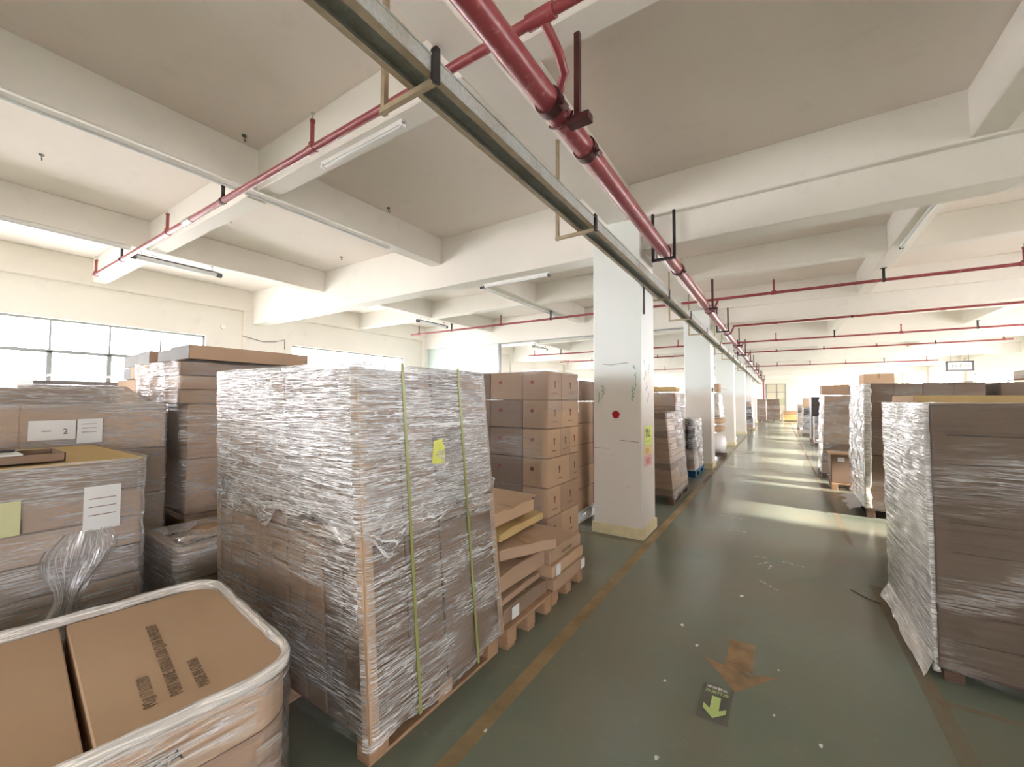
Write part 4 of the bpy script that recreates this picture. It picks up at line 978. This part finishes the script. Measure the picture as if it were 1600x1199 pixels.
for lp in me.loops: me.uv_layers[0].data[lp.index].uv = (me.vertices[lp.vertex_index].co.y, me.vertices[lp.vertex_index].co.z * 3)
me.polygons.foreach_set('use_smooth', [True] * len(F)); link(bpy.data.objects.new('film_skirt', me), t)
tag(MB().path([(.50, 4.66, .004), (.58, 4.54, .006), (.66, 4.46, .01)], .004, 5).build('wire_scrap', M_black), 'thin black wire sticking out beneath the right edge load', 'wire')
t = thing('carton_stack', 'plain carton stack hidden behind the right edge load, under a long flat carton', 'pallet load', (1.85, 5.35, 0), group=GR)
pallet(t, (-.9, .9, -.5, .5), M_wood_d, .12); stack(t, (-.9, .9, -.5, .5), (-.9, .9, -.5, .5), .12, 1.62, 2, 2, 5, [M_card], seed=52)
t = thing('long_carton', 'long flat pale carton lying across the stack behind the right edge load', 'carton', (2.1, 5.25, 1.63))
MB().span(-1.12, 1.2, -.40, .40, 0, .07).build('carton_body', M_card_y, t, bev=.006); MB().span(-1.125, -1.118, -.39, .39, .006, .064).build('end_flap', M_card_l, t); MB().span(-1.1, 1.2, -.03, .03, .0705, .0715).build('packing_tape', M_tapeb, t)

def rload(lab, c, rb, rt, z0, z1, n, mats, seed, fm=M_film_l, amp=.012, skirt=False, pal=M_wood_d, **kw):
    t = thing('wrapped_pallet_load', lab, 'pallet load', (c[0], c[1], 0), group=GR)
    pallet(t, rb, pal, z0, 5); stack(t, rb, rt, z0, z1, n[0], n[1], n[2], mats, seed=seed, bev=.004)
    if fm: film(t, rb, rt, z0 - .02, z1 + .01, fm, step=.08, zstep=.06, amp=amp, topin=.12, seed=seed + 1, **kw)
    return t
t = rload('brown six-row load with bright film edge, behind the right edge load', (1.62, 8.35), (-.60, .60, -.68, .75), (-.56, .60, -.68, .75), .13, 1.90, (4, 2, 7), [M_card_d], 60, M_film_l, .010)
film(t, (-.60, -.57, -.68, .75), (-.57, -.54, -.68, .75), .14, 1.90, M_film_e, step=.05, zstep=.05, amp=.02, topin=0, seed=66, r=.012, off=.02, name='film_edge')
V = []; F = []
for i_ in range(25):
    y_ = -.72 + 1.1 * i_ / 24
    for j_ in range(5): V.append((-.61 - .045 * j_ * (1 + .6 * noise.noise(Vector((y_ * 5, j_, 1)))), y_ - .01 * j_, .16 - .014 * j_ + .03 * noise.noise(Vector((y_ * 6, j_ * .6, 2)))))
for i_ in range(24):
    for j_ in range(4): a = i_ * 5 + j_; F.append((a, a + 1, a + 6, a + 5))
me = bpy.data.meshes.new('film_skirt'); me.from_pydata(V, [], F); me.materials.append(M_film_rim); me.uv_layers.new(name='UVMap'); me.polygons.foreach_set('use_smooth', [True] * len(F)); link(bpy.data.objects.new('film_skirt', me), t)
rload('second brown load in the row behind the right edge load', (2.95, 8.35), (-.60, .60, -.68, .7), (-.60, .60, -.68, .7), .13, 1.90, (3, 2, 7), [M_card, M_card_d], 62)
rload('third brown load in the row behind the right edge load', (4.3, 8.35), (-.60, .60, -.68, .7), (-.60, .60, -.68, .7), .13, 1.90, (3, 2, 7), [M_card, M_card_d], 64)
t = thing('draped_carton', 'kraft carton under loose film on top of the second brown load', 'carton', (3.05, 8.25, 1.95))
MB().span(-.32, .42, -.3, .3, 0, .11).build('carton_body', M_card, t, bev=.01); film(t, (-.5, .55, -.4, .4), (-.3, .42, -.3, .3), 0, .12, M_film_m, step=.08, zstep=.03, amp=.02, topin=.25, seed=70, r=.05)
rload('uneven wrapped stack of kraft cartons behind the small low carton', (1.33, 11.6), (-.58, .55, -.55, .55), (-.50, .55, -.55, .52), .12, 1.76, (2, 1, 8), [M_card, M_card_l, M_card_d], 72, M_film, .03)
rload('right neighbour of the uneven wrapped stack', (2.6, 11.6), (-.58, .58, -.55, .55), (-.56, .58, -.55, .52), .12, 1.80, (2, 2, 6), [M_card, M_card_d], 74)
for lab, c, d in (('kraft carton on the left of the uneven stack top', (1.02, 11.5, 1.785), (.46, .7, .21)), ('small carton in the middle of the uneven stack top', (1.33, 11.6, 1.785), (.14, .5, .2)),
                  ('highest kraft carton on the right of the uneven stack top', (1.74, 11.5, 1.985), (.48, .6, .23)), ('lower carton carrying the highest carton', (1.70, 11.5, 1.785), (.56, .66, .198))):
    t = thing('carton', lab, 'carton', c, group='cartons on the uneven stack'); MB().span(-d[0] / 2, d[0] / 2, -d[1] / 2, d[1] / 2, 0, d[2]).build('carton_body', M_card_l if 'high' in lab else M_card, t, bev=.006)
    MB().span(-.02, .02, -d[1] / 2 - .001, d[1] / 2 + .001, d[2] * .6, d[2] + .001).build('packing_tape', M_tapeb, t)
t = thing('carton', 'small kraft carton standing on a low pallet at the right aisle edge', 'carton', (1.02, 10.0, .12))
MB().span(-.22, .24, -.26, .24, 0, .53).build('carton_body', M_card_d, t, bev=.012); MB().span(-.12, -.02, -.264, -.26, .40, .48).build('paper_label', M_paper, t); MB().span(-.23, .25, -.27, .25, .52, .545).build('carton_lid', M_card_l, t, bev=.004)
t = thing('wooden_pallet', 'small low pallet under the single kraft carton', 'pallet', (1.1, 10.0, 0)); pallet(t, (-.30, .34, -.30, .30), M_wood, .12, 4, 'pallet_base')
rload('brown load with film, fourth along the right aisle side', (1.75, 14.6), (-.6, .55, -.6, .6), (-.6, .55, -.6, .6), .12, 1.55, (2, 2, 6), [M_card, M_card_d], 76)
t = rload('tall black wrapped load far down the right side', (1.65, 20.4), (-.6, .55, -.5, .6), (-.58, .55, -.5, .6), .12, 1.82, (1, 1, 4), [M_dark], 78, None)
rload('white-edged dark load in front of the tall black load', (1.50, 19.0), (-.42, .5, -.4, .4), (-.42, .5, -.4, .4), .12, 1.05, (1, 1, 4), [M_dark, M_card_d], 80, M_film)
rload('kraft load with a silvery film corner beyond the tall black load', (1.45, 24.6), (-.5, .5, -.5, .5), (-.45, .5, -.5, .5), .12, 1.32, (1, 1, 5), [M_dark, M_card_d], 82, M_film)
rload('pale kraft load standing beyond the silvery corner load', (1.45, 26.2), (-.45, .5, -.5, .5), (-.42, .5, -.5, .5), .12, 1.80, (1, 1, 4), [M_card_l], 84, None)
rload('dark slim load, the farthest upright one on the right side', (1.35, 29.2), (-.45, .5, -.5, .5), (-.42, .5, -.5, .5), .12, 1.45, (1, 1, 4), [M_dark, M_card_d], 86, M_film)
t = thing('tan_bundle', 'low tan settee-like bundle on the floor at the end of the aisle', 'bundle', (1.05, 39.6, 0))
MB().span(-.75, .75, -.35, .35, .06, .48).build('seat_block', M_card_y, t, bev=.05); MB().span(-.75, .75, .15, .42, .48, .86).build('back_block', M_card_l, t, bev=.05)
for s_ in (-1, 1): MB().span(s_ * .80 - .08, s_ * .80 + .08, -.38, .40, .05, .66).build('arm_block', M_card_l, t, bev=.04)
MB().span(-.7, .7, -.3, .35, 0, .06).build('plinth_board', M_wood_d, t)
